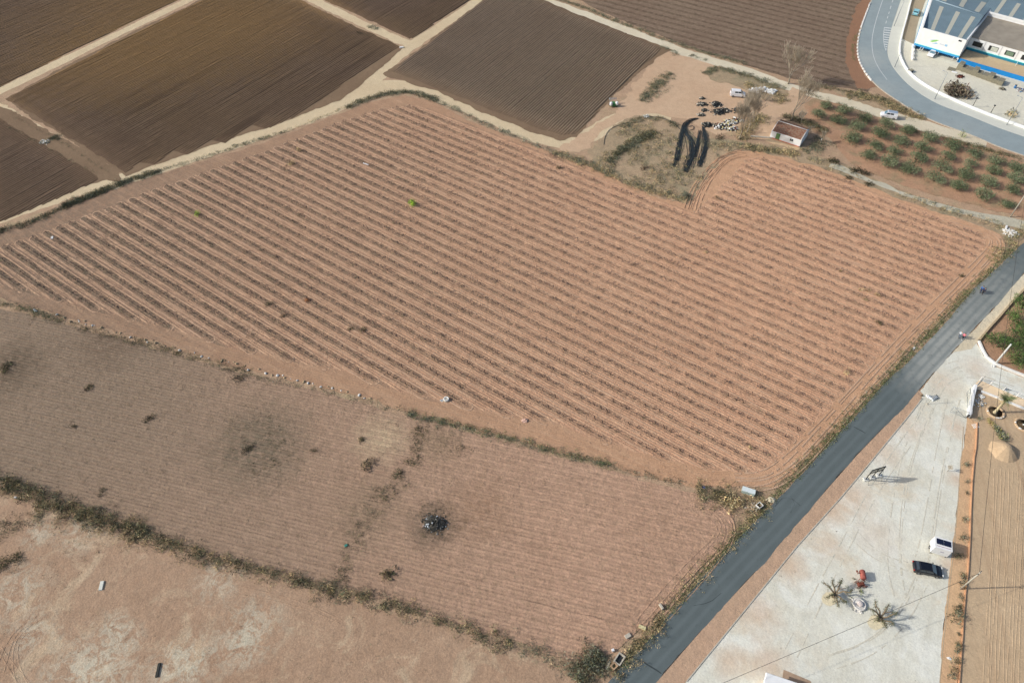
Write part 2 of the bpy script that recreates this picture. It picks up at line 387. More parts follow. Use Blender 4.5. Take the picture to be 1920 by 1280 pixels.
def yard_extra(n, c):
    c = n.mix(n.math('MULTIPLY', n.ramp(n.noise(.11, 6, .65, dist=.6), .54, .7), .6), c, sr(206, 190, 164))
    c = n.mix(n.math('MULTIPLY', n.ramp(n.noise(.5, 5, .6, n.rot(R(60), .12, 1.3)), .5, .7), .4), c, sr(190, 186, 170))
    c = n.mix(n.math('MULTIPLY', n.ramp(n.noise(.16, 5, .6, dist=1.0), .5, .64), .5), c, sr(226, 228, 220))
    for (u, v_, r, k) in ((1480, 1060, 2.2, .6), (1560, 960, 2.0, .6), (1600, 930, 2.6, .5), (1660, 850, 2.2, .4), (1420, 1150, 2.6, .5), (1440, 1245, 2.5, .5), (1700, 800, 2.6, .35), (1790, 800, 1.6, .5), (1795, 900, 1.4, .5), (1780, 1060, 1.2, .5), (1550, 1020, 2.2, .35), (1370, 1240, 2, .5), (1770, 720, 2.5, .3), (1830, 690, 2.0, .35), (1640, 1000, 3, .25)):
        q = P2(u, v_); c = n.mix(n.math('MULTIPLY', n.near(q[0], q[1], r, .8), k), c, sr(198, 164, 132))
    return c
M_yard = soil('gravel_yard', sr(208, 206, 190), sr(218, 219, 208), sr(150, 145, 130), fine=.12, speckt=.73, extra=yard_extra, bumpd=.06)
def sandy_extra(n, c):
    q = n.noise(.6, 4, .6, n.rot(R(78), .02, 1.5)); return n.mix(n.ramp(q, .5, .7, 0, .45), c, sr(160, 132, 106))
M_sandy = soil('soil_sandy_field', sr(192, 170, 140), sr(182, 158, 128), sr(130, 118, 96), fine=.12, extra=sandy_extra, bumpd=.08)
M_strip = soil('soil_orange_strip', sr(208, 176, 138), sr(196, 160, 126), sr(150, 120, 94), fine=.15)
M_verge = soil('soil_verge_red', sr(178, 152, 128), sr(190, 158, 132), sr(140, 124, 100), fine=.15)
M_scrub = soil('soil_under_scrub', sr(156, 142, 116), sr(182, 156, 128), sr(110, 104, 84), fine=.28, c3=sr(140, 134, 108), s2=1.1, speckt=.58)
M_fyard = soil('gravel_works_yard', sr(214, 212, 196), sr(206, 202, 184), sr(150, 138, 118), fine=.10)
M_tan = soil('worn_tarmac', sr(158, 146, 124), sr(148, 136, 116), None, fine=.1)

def asphalt(name, col, dusty):
    n = NT(name); fn = n.noise(6, 4, .8)
    c = n.mix(n.ramp(n.noise(.3, 4), .35, .65), col, tuple(x * 1.12 for x in col[:3]) + (1,))
    for (u, v, r, k) in dusty:
        q = P2(u, v); c = n.mix(n.math('MULTIPLY', n.near(q[0], q[1], r, .9), k), c, sr(170, 172, 166))
    if name == 'asphalt_dark':
        import math as _m
        a_, b_ = P(1190, 1275), P(1737, 692); th = math.atan2(b_.y - a_.y, b_.x - a_.x); cc = -a_.x * math.sin(th) + a_.y * math.cos(th)
        t_ = n.math('SUBTRACT', n.xyz(n.rot(th))[1], cc); t_ = n.math('ADD', t_, n.math('MULTIPLY', n.math('SUBTRACT', n.noise(.08, 2), .5), .5)); wp = n.math('ABSOLUTE', n.math('SUBTRACT', n.math('ABSOLUTE', n.math('SUBTRACT', n.math('ABSOLUTE', t_), 1.45)), .75))
        c = n.mix(n.ramp(wp, .45, .1, 0, .5), c, sr(104, 114, 116)); c = n.mix(n.ramp(n.math('ABSOLUTE', t_), 2.6, 3.3, 0, .35), c, sr(120, 122, 116))
        q = P2(1868, 938); q = P2(1492, 938)
    c = n.mix(n.math('MULTIPLY', n.ramp(n.noise(.9, 5, .75), .58, .66), .35), c, tuple(x * .72 for x in col[:3]) + (1,))
    c = n.mix(n.ramp(n.noise(14, 2, .8), .35, .65, 0, .25), c, tuple(x * 1.5 for x in col[:3]) + (1,))
    wv = n.xyz(n.rot(R(42.5))); c = n.mix(n.ramp(n.noise(.35, 3, .6, n.rot(R(42.5), .15, 1.0)), .45, .75, 0, .10), c, tuple(x * 1.25 for x in col[:3]) + (1,))
    c = n.mix(n.ramp(fn, .5, .8, 0, .3), c, tuple(x * .6 for x in col[:3]) + (1,))
    n.b.inputs['Roughness'].default_value = 1.0; n.b.inputs['Specular IOR Level'].default_value = .05; n.bump(fn, .01); return n.done(c)
M_road = asphalt('asphalt_dark', sr(88, 97, 98), ((1795, 640, 6, .8), (1765, 690, 5, .85), (1840, 590, 9, .5), (1740, 720, 4, .4), (1890, 540, 9, .35)))
M_road2 = asphalt('asphalt_light', sr(134, 146, 149), ((1620, 110, 5, .6), (1650, 165, 4, .4), (1800, 240, 5, .25)))
M_pave = soil('concrete_pavement', sr(204, 206, 196), sr(196, 198, 188), None, fine=.06, bumpd=.01)
M_conc = plain('concrete', sr(180, 174, 160), .9, var=.18, sc_=2)
M_white = plain('white_paint', (.78, .80, .80, 1), .6, var=.05, sc_=1)
M_wash = plain('whitewash', (.72, .72, .69, 1), .9, var=.10, sc_=1.5)
M_mark = plain('road_paint', (.62, .65, .66, 1), .8, var=.15, sc_=2)

g0 = P2(960, 640)
gv = [(-900, -300), (900, -300), (900, 1500), (-900, 1500)]
sheet('ground', gv, 0.0, M_base, 0, 50, world=True)

Z = [0.0]
def z_():
    Z[0] += 0.003; return Z[0]
# -- tracks first, fields lie beside them
ribbon('track', [(-60, 432), (0, 409), (60, 386), (130, 362), (200, 343), (260, 328), (340, 300), (430, 272), (520, 242), (600, 212), (650, 188), (700, 168), (760, 160), (820, 178), (900, 212), (960, 240), (1020, 262), (1075, 268), (1120, 248), (1160, 222), (1210, 208), (1260, 214)], [5.2] * 9 + [6, 8, 9, 7, 5.5, 5, 5, 5, 5.5, 6, 6.5, 7, 7], z_(), M_track, .3)
ribbon('track', [(640, 200), (690, 160), (715, 133), (748, 102), (775, 84), (830, 47), (905, -3), (960, -45)], [6, 6, 5, 4.6, 4.4, 4.2, 4.2, 4.2], z_(), M_track, .25, seed=3)
ribbon('track', [(775, 86), (740, 72), (700, 54), (640, 27), (585, -2), (520, -35)], 3.6, z_(), M_track, .25, seed=4)
ribbon('track', [(-60, 196), (0, 172), (150, 98), (300, 26), (362, -4), (430, -36)], 3.6, z_(), M_track, .15, seed=5)
ribbon('track', [(-50, 182), (0, 206), (50, 238), (110, 276), (160, 308), (212, 340), (240, 352)], [4.5, 4.5, 4.5, 4.6, 4.6, 4.4, 4], z_(), M_track, .4, seed=6)
sheet('bare_soil', [(1040, 286), (1075, 262), (1120, 238), (1160, 200), (1190, 160), (1235, 100), (1262, 92), (1300, 100), (1360, 122), (1430, 152), (1470, 172), (1475, 200), (1440, 240), (1400, 250), (1330, 255), (1300, 228), (1240, 214), (1180, 216), (1130, 244), (1095, 290)], z_(), M_dirt, .6, sm=2)
ribbon('track', [(930, -42), (1000, -8), (1060, 14), (1130, 40), (1200, 67), (1270, 94), (1340, 116), (1400, 133), (1440, 148), (1480, 164), (1530, 178), (1590, 192), (1640, 208), (1700, 228), (1760, 246), (1810, 262), (1850, 272)], [4.2] * 8 + [4, 4, 4.2, 4.2, 4.5, 5.5, 7, 6, 3], z_(), M_trackpale, .25, seed=7)
ribbon('track', [(1500, 168), (1478, 195), (1455, 225), (1430, 262)], [4.5, 4.5, 4.5, 3.5], z_(), M_dirt, .3, seed=8)

# -- ploughed fields: each ridge is real soil thrown up in a row
def furrows(name, pts, ang, period, h, mat, z, along=3.5, wob=.05, seed=0, lay=.25):
    poly = W(pts); a = R(ang); ca, sa = math.cos(a), math.sin(a)
    q = [(x * ca + y * sa, -x * sa + y * ca) for x, y in poly]; ys = [p[1] for p in q]
    sheet(name, poly, z, mat, .25, 1.5, seed, world=True)
    prof = [(-.5, 0), (-.30, .10), (-.14, .9), (.10, 1.0), (.28, .12), (.5, 0)]; V = []; Fc = []; g = np.random.default_rng(seed + 5)
    k0 = int(min(ys) / period); o = 0
    for k in range(k0, int(max(ys) / period) + 1):
        y = k * period; xs = []
        for i in range(len(q)):
            (x1, y1), (x2, y2) = q[i], q[(i + 1) % len(q)]
            if (y1 > y) != (y2 > y): xs.append(x1 + (x2 - x1) * (y - y1) / (y2 - y1))
        xs.sort()
        for j in range(0, len(xs) - 1, 2):
            xa, xb = xs[j] + g.uniform(.1, .8), xs[j + 1] - g.uniform(.1, .8)
            if xb - xa < 1: continue
            n = max(2, int((xb - xa) / along)); t = np.linspace(xa, xb, n + 1); hh = h * g.uniform(.82, 1.15, n + 1) * g.uniform(.85, 1.12); hh[0] = hh[-1] = .01
            wy = g.normal(0, wob, n + 1) * period + g.normal(0, .03)
            P_ = np.zeros((n + 1, 6, 3))
            for m_, (py, ph) in enumerate(prof):
                yy = y + py * period + (wy if 0 < m_ < 5 else 0)
                P_[:, m_, 0] = t * ca - yy * sa; P_[:, m_, 1] = t * sa + yy * ca; P_[:, m_, 2] = z + .003 + ph * hh
            V.append(P_.reshape(-1, 3)); i0 = np.arange(n)[:, None] * 6 + np.arange(5)[None, :] + o
            Fc.append(np.stack([i0, i0 + 6, i0 + 7, i0 + 1], -1).reshape(-1, 4)); o += (n + 1) * 6
    V = np.concatenate(V); Fc = np.concatenate(Fc); Fc = Fc[:, ::-1]
    a_, b_, c_ = V[Fc[0, 0]], V[Fc[0, 1]], V[Fc[0, 2]]
    if np.cross(b_ - a_, c_ - a_)[2] < 0: Fc = Fc[:, ::-1]
    reg(poly, z + h * .3); o_ = link(name, mesh_np(name, V, Fc, mat)); o_['kind'] = 'structure'
sheet('field_margin', [(-60, 440), (0, 404), (120, 360), (200, 337), (226, 345), (220, 318), (110, 255), (40, 218), (-60, 170)], z_(), M_headland, .3)
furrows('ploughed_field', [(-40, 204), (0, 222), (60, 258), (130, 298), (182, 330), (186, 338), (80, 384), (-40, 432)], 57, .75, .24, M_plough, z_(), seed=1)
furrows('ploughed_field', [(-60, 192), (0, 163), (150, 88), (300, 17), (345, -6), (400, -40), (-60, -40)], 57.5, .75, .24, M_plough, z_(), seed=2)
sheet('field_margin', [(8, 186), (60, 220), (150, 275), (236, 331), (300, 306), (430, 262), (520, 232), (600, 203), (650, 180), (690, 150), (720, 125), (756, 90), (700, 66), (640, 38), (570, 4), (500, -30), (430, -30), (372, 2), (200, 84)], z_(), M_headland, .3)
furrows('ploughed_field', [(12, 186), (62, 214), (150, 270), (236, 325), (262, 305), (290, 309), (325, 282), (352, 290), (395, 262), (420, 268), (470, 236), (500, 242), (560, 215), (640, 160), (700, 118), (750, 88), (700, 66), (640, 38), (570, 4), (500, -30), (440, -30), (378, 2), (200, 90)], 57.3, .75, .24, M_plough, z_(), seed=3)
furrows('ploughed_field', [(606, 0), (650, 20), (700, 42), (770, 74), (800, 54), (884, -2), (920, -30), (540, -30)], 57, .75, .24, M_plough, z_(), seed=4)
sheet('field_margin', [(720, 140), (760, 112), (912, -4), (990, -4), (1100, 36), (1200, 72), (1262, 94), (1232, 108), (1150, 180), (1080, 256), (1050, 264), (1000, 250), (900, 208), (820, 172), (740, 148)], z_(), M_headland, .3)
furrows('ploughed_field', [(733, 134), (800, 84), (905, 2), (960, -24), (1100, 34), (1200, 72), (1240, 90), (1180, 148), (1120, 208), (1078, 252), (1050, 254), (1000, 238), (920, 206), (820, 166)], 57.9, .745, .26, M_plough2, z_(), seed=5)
sheet('ploughed_field', [(1040, -30), (1100, 10), (1200, 52), (1300, 92), (1400, 122), (1450, 140), (1560, 165), (1600, 168), (1640, 176), (1612, 140), (1600, 100), (1606, 60), (1620, 20), (1640, -30)], z_(), M_f6, .3, sm=1)
ribbon('track', [(1645, -30), (1618, 10), (1602, 50), (1594, 95), (1604, 140), (1626, 165)], [3.5, 3.5, 3, 3.5, 4, 6], z_(), soil('soil_brown_edge', sr(150, 116, 92), sr(140, 106, 84), None, fine=.1), .3)

M_trut = soil('track_rut', sr(222, 206, 176), sr(212, 194, 164), None, fine=.1); M_trut2 = soil('pale_track_rut', sr(222, 216, 198), sr(212, 204, 182), None, fine=.08)
ZT = Z[0] + .003
# -- red vineyard
VF = [(-60, 452), (0, 428), (60, 420), (130, 390), (250, 343), (400, 297), (500, 267), (620, 220), (690, 194), (760, 180), (810, 190), (900, 236), (1000, 272), (1110, 316), (1220, 366), (1296, 386), (1310, 345), (1350, 300), (1385, 281), (1440, 285), (1520, 308), (1600, 336), (1700, 378), (1800, 410), (1868, 430), (1888, 455), (1880, 485), (1800, 565), (1740, 626), (1660, 708), (1580, 798), (1500, 878), (1450, 918), (1380, 914), (1300, 908), (1200, 888), (1100, 861), (1000, 833), (900, 803), (800, 778), (700, 753), (600, 725), (500, 703), (400, 675), (300, 644), (200, 616), (100, 590), (0, 560), (-60, 548)]
VR = [(-60, 485), (0, 462), (60, 444), (130, 416), (210, 386), (300, 352), (400, 318), (480, 290), (560, 260), (640, 228), (720, 203), (780, 197), (850, 222), (950, 262), (1050, 300), (1150, 345), (1250, 382), (1300, 400), (1335, 370), (1368, 335), (1400, 296), (1460, 300), (1540, 325), (1640, 362), (1740, 398), (1820, 428), (1850, 450), (1840, 475), (1780, 530), (1700, 610), (1620, 700), (1540, 780), (1470, 850), (1420, 888), (1340, 882), (1250, 862), (1150, 832), (1050, 797), (950, 780), (850, 758), (750, 733), (650, 698), (560, 680), (450, 655), (350, 625), (270, 605), (150, 575), (60, 550), (-60, 520)]
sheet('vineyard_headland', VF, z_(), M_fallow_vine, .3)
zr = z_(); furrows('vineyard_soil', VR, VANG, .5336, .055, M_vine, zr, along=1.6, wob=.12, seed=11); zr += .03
def row_lines(poly, ang, sp, ph, cut=(0, 0)):
    a = R(ang); ca, sa = math.cos(a), math.sin(a); q = [(x * ca + y * sa, -x * sa + y * ca) for x, y in poly]; ys = [p[1] for p in q]; out = []
    for k in range(int(min(ys) / sp) - 1, int(max(ys) / sp) + 2):
        y = (k + ph) * sp; xs = []
        for i in range(len(q)):
            (x1, y1), (x2, y2) = q[i], q[(i + 1) % len(q)]
            if (y1 > y) != (y2 > y): xs.append(x1 + (x2 - x1) * (y - y1) / (y2 - y1))
        xs.sort()
        for j in range(0, len(xs) - 1, 2):
            if xs[j + 1] - xs[j] > 5: out.append((k, xs[j] + cut[0], xs[j + 1] - cut[1], y, ca, sa))
    return out
ROWS = row_lines(W(VR), VANG, VSP, VPH, (1.2, 1.2))
# wheel tracks run along both sides of each row and turn round its ends
def track_mesh(name, lines, off, wd, hgt, mat, z):
    V = []; Fc = []; o = 0; g = np.random.default_rng(5)
    for (k, xa, xb, y, ca, sa) in lines:
        for rep in range(2):
            of = off * g.uniform(.92, 1.05); pts = []; cap = of * g.uniform(1.1, 1.7)
            wv = g.uniform(0, 6)
            for x in np.arange(xa, xb, 1.6): pts.append((x, y + of + .10 * math.sin(x * .25 + wv) + g.normal(0, .04)))
            for t in np.linspace(0, math.pi, 8)[0 if True else 1:]: pts.append((xb + cap * math.sin(t), y + of * math.cos(t)))
            for x in np.arange(xb, xa, -1.6): pts.append((x, y - of + .10 * math.sin(x * .22 + wv) + g.normal(0, .04)))
            for t in np.linspace(math.pi, 0, 8): pts.append((xa - cap * math.sin(t), y + of * math.cos(t)))
            if rep: break
            p = np.array(pts); d = np.roll(p, -1, 0) - np.roll(p, 1, 0); d /= np.linalg.norm(d, axis=1)[:, None] + 1e-9; nr = np.stack([-d[:, 1], d[:, 0]], 1)
            ww = wd * g.uniform(.6, 1.3, len(p))[:, None] / 2; keep = g.random(len(p)) > (.22 + .38 * np.clip((p[:, 0] * ca - p[:, 1] * sa + 30) / 90, 0, 1))
            A, B = p + nr * ww, p - nr * ww; n = len(p)
            Q = np.zeros((n, 3, 3))
            for m_, (X, zz) in enumerate(((A, .0), (p, hgt), (B, .0))):
                Q[:, m_, 0] = X[:, 0] * ca - X[:, 1] * sa; Q[:, m_, 1] = X[:, 0] * sa + X[:, 1] * ca; Q[:, m_, 2] = z + zz
            V.append(Q.reshape(-1, 3)); i = np.arange(n); j = (i + 1) % n; i, j = i[keep], j[keep]
            Fc.append(np.concatenate([np.stack([i * 3 + c, i * 3 + c + 1, j * 3 + c + 1, j * 3 + c], 1) for c in (0, 1)]) + o); o += n * 3
    V = np.concatenate(V); Fc = np.concatenate(Fc); a_, b_, c_ = V[Fc[0, 0]], V[Fc[0, 1]], V[Fc[0, 2]]
    if np.cross(b_ - a_, c_ - a_)[2] < 0: Fc = Fc[:, ::-1]
    o_ = link(name, mesh_np(name, V, Fc, mat)); o_['kind'] = 'structure'
M_wheel = soil('soil_wheel_rut', sr(192, 162, 136), sr(180, 148, 122), None, fine=.14)
track_mesh('wheel_tracks', ROWS, .92, .26, .05, M_wheel, zr + .003)
# headland ruts along the road side and the lower edge of the vineyard
def ruts(name, pts, offs, wd, z, mat, world=False, hgt=.06, seed=2, brk=.12):
    c = pts if world else W(pts); c = smooth_poly(c, 3, closed=False); V = []; Fc = []; o = 0; g = np.random.default_rng(seed)
    p = np.array(densify(c, 1.2, 0, closed=False)); d = np.gradient(p, axis=0); d /= np.linalg.norm(d, axis=1)[:, None]; nr = np.stack([-d[:, 1], d[:, 0]], 1); n = len(p)
    for of in offs:
        wb = .18 * np.sin(np.arange(n) * .17 + of * 3)[:, None]; q = p + nr * (of + wb); ww = wd * g.uniform(.5, 1.3, n)[:, None] / 2; Q = np.zeros((n, 3, 3))
        for m_, (X, zz) in enumerate(((q + nr * ww, 0), (q, hgt), (q - nr * ww, 0))): Q[:, m_, :2] = X; Q[:, m_, 2] = z + zz
        V.append(Q.reshape(-1, 3)); i = np.arange(n - 1)[g.random(n - 1) > brk]
        Fc.append(np.concatenate([np.stack([i * 3 + c_, i * 3 + c_ + 1, i * 3 + c_ + 4, i * 3 + c_ + 3], 1) for c_ in (0, 1)]) + o); o += n * 3
    V = np.concatenate(V); Fc = np.concatenate(Fc); a_, b_, c_ = V[Fc[0, 0]], V[Fc[0, 1]], V[Fc[0, 2]]
    if np.cross(b_ - a_, c_ - a_)[2] < 0: Fc = Fc[:, ::-1]
    o_ = link(name, mesh_np(name, V, Fc, mat)); o_['kind'] = 'structure'
ruts('wheel_tracks', [(1380, 905), (1440, 905), (1490, 870), (1560, 795), (1640, 705), (1720, 622), (1790, 552), (1860, 482), (1876, 452), (1840, 432), (1780, 412)], (-.6, .2, 1.0, 1.8, -1.5), .3, zr + .003, M_wheel, seed=3)
ruts('wheel_tracks', [(120, 578), (250, 615), (400, 660), (560, 700), (700, 738), (850, 775), (1000, 815), (1150, 858), (1300, 893), (1400, 898)], (-1.2, -.3, .6, 1.4), .26, zr + .003, M_fallow_vine, seed=4)
ruts('wheel_tracks', [(1300, 395), (1312, 360), (1335, 325), (1365, 296), (1400, 290)], (-.9, -.3, .3, .9, 1.5, 2.1), .3, zr + .003, M_fallow_vine, seed=6, hgt=.1)

# -- weedy field below the stony bank, bare lot in the near corner
LF = [(-60, 560), (0, 580), (100, 602), (200, 632), (300, 656), (400, 686), (500, 712), (600, 735), (700, 765), (800, 790), (900, 815), (1000, 845), (1100, 872), (1200, 900), (1300, 925), (1350, 945), (1378, 968), (1375, 1005), (1330, 1045), (1270, 1110), (1200, 1180), (1150, 1222), (1100, 1240), (1000, 1215), (900, 1182), (800, 1150), (720, 1122), (640, 1104), (560, 1082), (430, 1045), (350, 1018), (200, 968), (100, 935), (0, 895), (-60, 870)]
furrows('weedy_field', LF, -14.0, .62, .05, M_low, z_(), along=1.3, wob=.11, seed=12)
ruts('wheel_tracks', [(1215, 1180), (1275, 1110), (1330, 1050), (1362, 1015), (1368, 985), (1345, 955), (1290, 935)], (-1.2, -.4, .4, 1.2, 2.0), .3, Z[0] + .003, M_low, seed=8, hgt=.1)
sheet('bare_lot', [(-60, 900), (0, 925), (100, 955), (200, 988), (350, 1036), (430, 1062), (560, 1098), (640, 1122), (720, 1138), (800, 1168), (900, 1200), (1000, 1232), (1060, 1262), (1120, 1285), (1100, 1340), (-60, 1340)], z_(), M_bare, .4)
for i, q in enumerate(([(0, 1260), (20, 1200), (40, 1175), (70, 1160)], [(45, 1290), (28, 1240), (32, 1200), (60, 1175), (85, 1165)], [(60, 1300), (20, 1245), (0, 1215)], [(440, 1105), (560, 1130), (640, 1165)])):
    ruts('wheel_tracks', q, (-.45, .45), .2, Z[0] + .003, M_bare, seed=20 + i, hgt=.05)

# -- scrub land round the trees and the orchard
sheet('scrub_ground', [(1100, 300), (1130, 255), (1165, 225), (1210, 216), (1250, 222), (1290, 240), (1300, 260), (1330, 262), (1400, 265), (1420, 280), (1385, 283), (1350, 300), (1312, 345), (1296, 384), (1220, 362), (1150, 332)], z_(), M_scrub, .6, sm=1)
sheet('scrub_ground', [(1385, 262), (1440, 272), (1500, 282), (1560, 300), (1620, 330), (1720, 366), (1830, 402), (1900, 425), (1925, 445), (1885, 470), (1888, 455), (1868, 432), (1800, 411), (1700, 379), (1600, 338), (1520, 309), (1440, 286), (1385, 282)], z_(), M_scrub, .5, sm=1)
sheet('orchard_ground', [(1510, 184), (1560, 190), (1640, 222), (1720, 246), (1790, 262), (1850, 280), (1960, 320), (1980, 420), (1920, 408), (1830, 388), (1740, 362), (1660, 336), (1600, 314), (1576, 285), (1560, 262), (1530, 250), (1510, 225)], z_(), M_orch, .4, sm=1)
sheet('scrub_ground', [(1318, 130), (1350, 124), (1400, 142), (1450, 158), (1482, 172), (1470, 190), (1430, 186), (1380, 160), (1330, 152)], z_(), M_scrub, .5, sm=1)
sheet('scrub_ground', [(1590, 186), (1560, 170), (1640, 178), (1670, 192), (1720, 218), (1738, 224), (1690, 216), (1640, 200)], z_(), M_scrub, .5)
ribbon('concrete_channel', [(1556, 310), (1580, 318), (1618, 334), (1650, 346), (1700, 366), (1760, 386), (1820, 402), (1880, 414), (1960, 432)], [1.8, 2.2, 2.0, 1.5, 1.6, 1.8, 2.2, 3, 3.5], z_(), soil('channel_concrete', sr(196, 192, 174), sr(178, 172, 152), sr(110, 104, 88), fine=.2), .25, seed=9)

# -- yard, side road, strip and sandy field
YD = [(1722, 735), (1745, 705), (1785, 661), (1819, 625), (1830, 640), (1845, 668), (1866, 688), (1920, 708), (1990, 735), (1990, 775), (1920, 750), (1838, 714), (1826, 740), (1815, 780), (1808, 830), (1801, 880), (1796, 940), (1790, 1000), (1784, 1060), (1776, 1120), (1768, 1200), (1760, 1280), (1752, 1345), (1230, 1345), (1287, 1277), (1369, 1177), (1494, 1024), (1575, 934), (1632, 866), (1703, 780), (1729, 747)]
sheet('gravel_yard', YD, z_(), M_yard, .12, .8)
M_rutp = soil('gravel_rut', sr(196, 193, 176), sr(204, 200, 186), None, fine=.1)
for i, q in enumerate(([(1740, 760), (1712, 830), (1690, 900), (1676, 980), (1674, 1060), (1690, 1120)], [(1722, 800), (1650, 900), (1590, 1010), (1530, 1120), (1480, 1230)], [(1790, 745), (1770, 830), (1752, 920), (1735, 1010), (1728, 1050)], [(1600, 1000), (1640, 1040), (1690, 1060), (1712, 1066)], [(1560, 1240), (1640, 1210), (1700, 1150), (1730, 1090)], [(1860, 712), (1810, 700), (1770, 712), (1745, 750), (1725, 800)], [(1900, 718), (1840, 700), (1800, 680), (1775, 690)])):
    ruts('wheel_tracks', q, (-.8, .8) if i % 2 else (-.9, .7, .95), .2, Z[0] + .003, M_rutp, seed=60 + i, hgt=.02, brk=.3)
sheet('orange_strip', [(1812, 780), (1832, 793), (1831, 838), (1827, 852), (1822, 900), (1818, 1000), (1813, 1072), (1809, 1109), (1803, 1197), (1797, 1280), (1792, 1345), (1752, 1345), (1760, 1280), (1768, 1200), (1776, 1120), (1784, 1060), (1790, 1000), (1796, 940), (1801, 880), (1806, 830)], z_(), M_strip, .12, .8, 3)
sheet('sandy_field', [(1826, 740), (1846, 738), (1880, 752), (1920, 766), (2100, 840), (2100, 1345), (1792, 1345), (1797, 1280), (1803, 1197), (1809, 1109), (1813, 1072), (1818, 1000), (1822, 900), (1827, 852), (1831, 838), (1832, 793), (1815, 780)], z_(), M_sandy, .08, .8)
for i, u0 in enumerate((1858, 1871, 1886, 1902, 1915)):
    ruts('wheel_tracks', [(u0 + 5, 880), (u0, 1000), (u0 - 5, 1120), (u0 - 13, 1290)], (0, .5), .16, Z[0] + .003, M_sandy, seed=40 + i, hgt=.05)
sheet('orchard_ground', [(1834, 640), (1848, 668), (1866, 683), (1920, 702), (1990, 725), (1990, 480), (1920, 540), (1870, 595)], z_(), M_orch, .1)
sheet('verge', [(1180, 1345), (1231, 1277), (1337, 1155), (1431, 1055), (1497, 977), (1606, 853), (1677, 780), (1722, 730), (1731, 740), (1703, 780), (1632, 866), (1575, 934), (1494, 1024), (1369, 1177), (1287, 1277), (1230, 1345)], z_(), M_verge, .06)
sheet('verge', [(1785, 661), (1819, 625), (1867, 574), (1918, 514), (1990, 440), (1990, 470), (1920, 540), (1870, 596), (1834, 641), (1822, 655)], z_(), M_trackpale, .1)
RD = [(1080, 1345), (1144, 1274), (1244, 1167), (1350, 1045), (1450, 942), (1549, 840), (1647, 733), (1700, 680), (1751, 629), (1821, 548), (1868, 503), (1914, 460), (1990, 395), (2010, 420), (1960, 470), (1918, 514), (1867, 574), (1819, 625), (1785, 661), (1750, 701), (1722, 733), (1677, 780), (1606, 853), (1497, 977), (1431, 1055), (1337, 1155), (1231, 1277), (1175, 1345)]
sheet('road', RD, z_() + .004, M_road, .10, .8)
M_crack = plain('tar_seam', sr(58, 66, 68), .9)
for i, q in enumerate(([(1452, 950), (1470, 930), (1492, 940), (1482, 962)], [(1484, 934), (1500, 948)], [(1300, 1135), (1330, 1130), (1352, 1112)], [(1600, 800), (1622, 812)], [(1205, 1240), (1240, 1262)])):
    ribbon('road_marking', q, .10, Z[0] + .009, M_crack, .04, 1, i)
# -- curved road, pavement, works yard
RL = [(1652, -40), (1634, 0), (1625, 24), (1614, 54), (1608, 81), (1608, 105), (1616, 128), (1633, 150), (1650, 167), (1676, 185), (1702, 202), (1738, 223), (1791, 243), (1828, 256), (1872, 276), (1920, 292), (1990, 318)]
RRt = [(1706, -40), (1689, 0), (1682, 22), (1672, 50), (1666, 76), (1663, 97), (1666, 112), (1676, 131), (1699, 157), (1725, 177), (1759, 197), (1804, 213), (1828, 222), (1872, 241), (1920, 257), (1990, 284)]
PO = [(1722, -40), (1708, 0), (1699, 37), (1689, 71), (1685, 97), (1688, 113), (1702, 139), (1736, 165), (1785, 189), (1841, 213), (1920, 242), (1990, 268)]
sheet('works_yard', PO + [(2300, 380), (2300, -40)], z_(), M_fyard, .1, 2)
sheet('road', smooth_poly(W(RL), 2, False) + smooth_poly(W(RRt), 2, False)[::-1], z_(), M_road2, .04, 1.0, world=True)
sheet('worn_drive', [(1722, -40), (1708, 0), (1697, 45), (1691, 74), (1713, 84), (1722, 40), (1736, 0), (1752, -40)], z_(), M_tan, .05)
def extr(name, inner, outer, z0, z1, mat, sm=2, world=False):
    a = inner if world else W(inner); b = outer if world else W(outer)
    if sm: a = smooth_poly(a, sm, False); b = smooth_poly(b, sm, False)
    mb = MB(); n = len(a); m = min(n, len(b))
    if n != len(b):
        def res(p, k):
            d = [0]
            for i in range(1, len(p)): d.append(d[-1] + math.dist(p[i], p[i - 1]))
            return [(float(np.interp(t, d, [q[0] for q in p])), float(np.interp(t, d, [q[1] for q in p]))) for t in np.linspace(0, d[-1], k)]
        a, b = res(a, 60), res(b, 60); n = 60
    vs = [(x, y, z0) for x, y in a] + [(x, y, z1) for x, y in a] + [(x, y, z1) for x, y in b] + [(x, y, z0) for x, y in b]; fs = []
    for i in range(n - 1):
        for k in range(3): fs.append((k * n + i, k * n + i + 1, (k + 1) * n + i + 1, (k + 1) * n + i))
    mb.add(vs, fs, mat); return mb.build(name)
o = extr('pavement', RRt, PO, 0, .14, M_pave); o['kind'] = 'structure'
def wall_along(name, label, cat, pts, th, h, mat, h0=0.0, world=False, sm=0, cap=None, group=None):
    c = pts if world else W(pts)
    if sm: c = smooth_poly(c, sm, False)
    L, Rr = [], []
    for i, p in enumerate(c):
        a = c[max(i - 1, 0)]; b = c[min(i + 1, len(c) - 1)]; d = math.dist(a, b); nx, ny = -(b[1] - a[1]) / d, (b[0] - a[0]) / d
        L.append((p[0] + nx * th / 2, p[1] + ny * th / 2)); Rr.append((p[0] - nx * th / 2, p[1] - ny * th / 2))
    o = extr(name, L, Rr, h0, h0 + h, mat, sm=0, world=True)
    if label: tag(o, label, cat, group)
    else: o['kind'] = 'structure'
    return o
wall_along('parapet_wall', 'low white wall curving along the outer edge of the pavement by the works yard', 'wall', PO, .3, .7, M_white, .1, sm=2)
wall_along('kerb', None, None, RL, .35, .12, M_conc, sm=2)
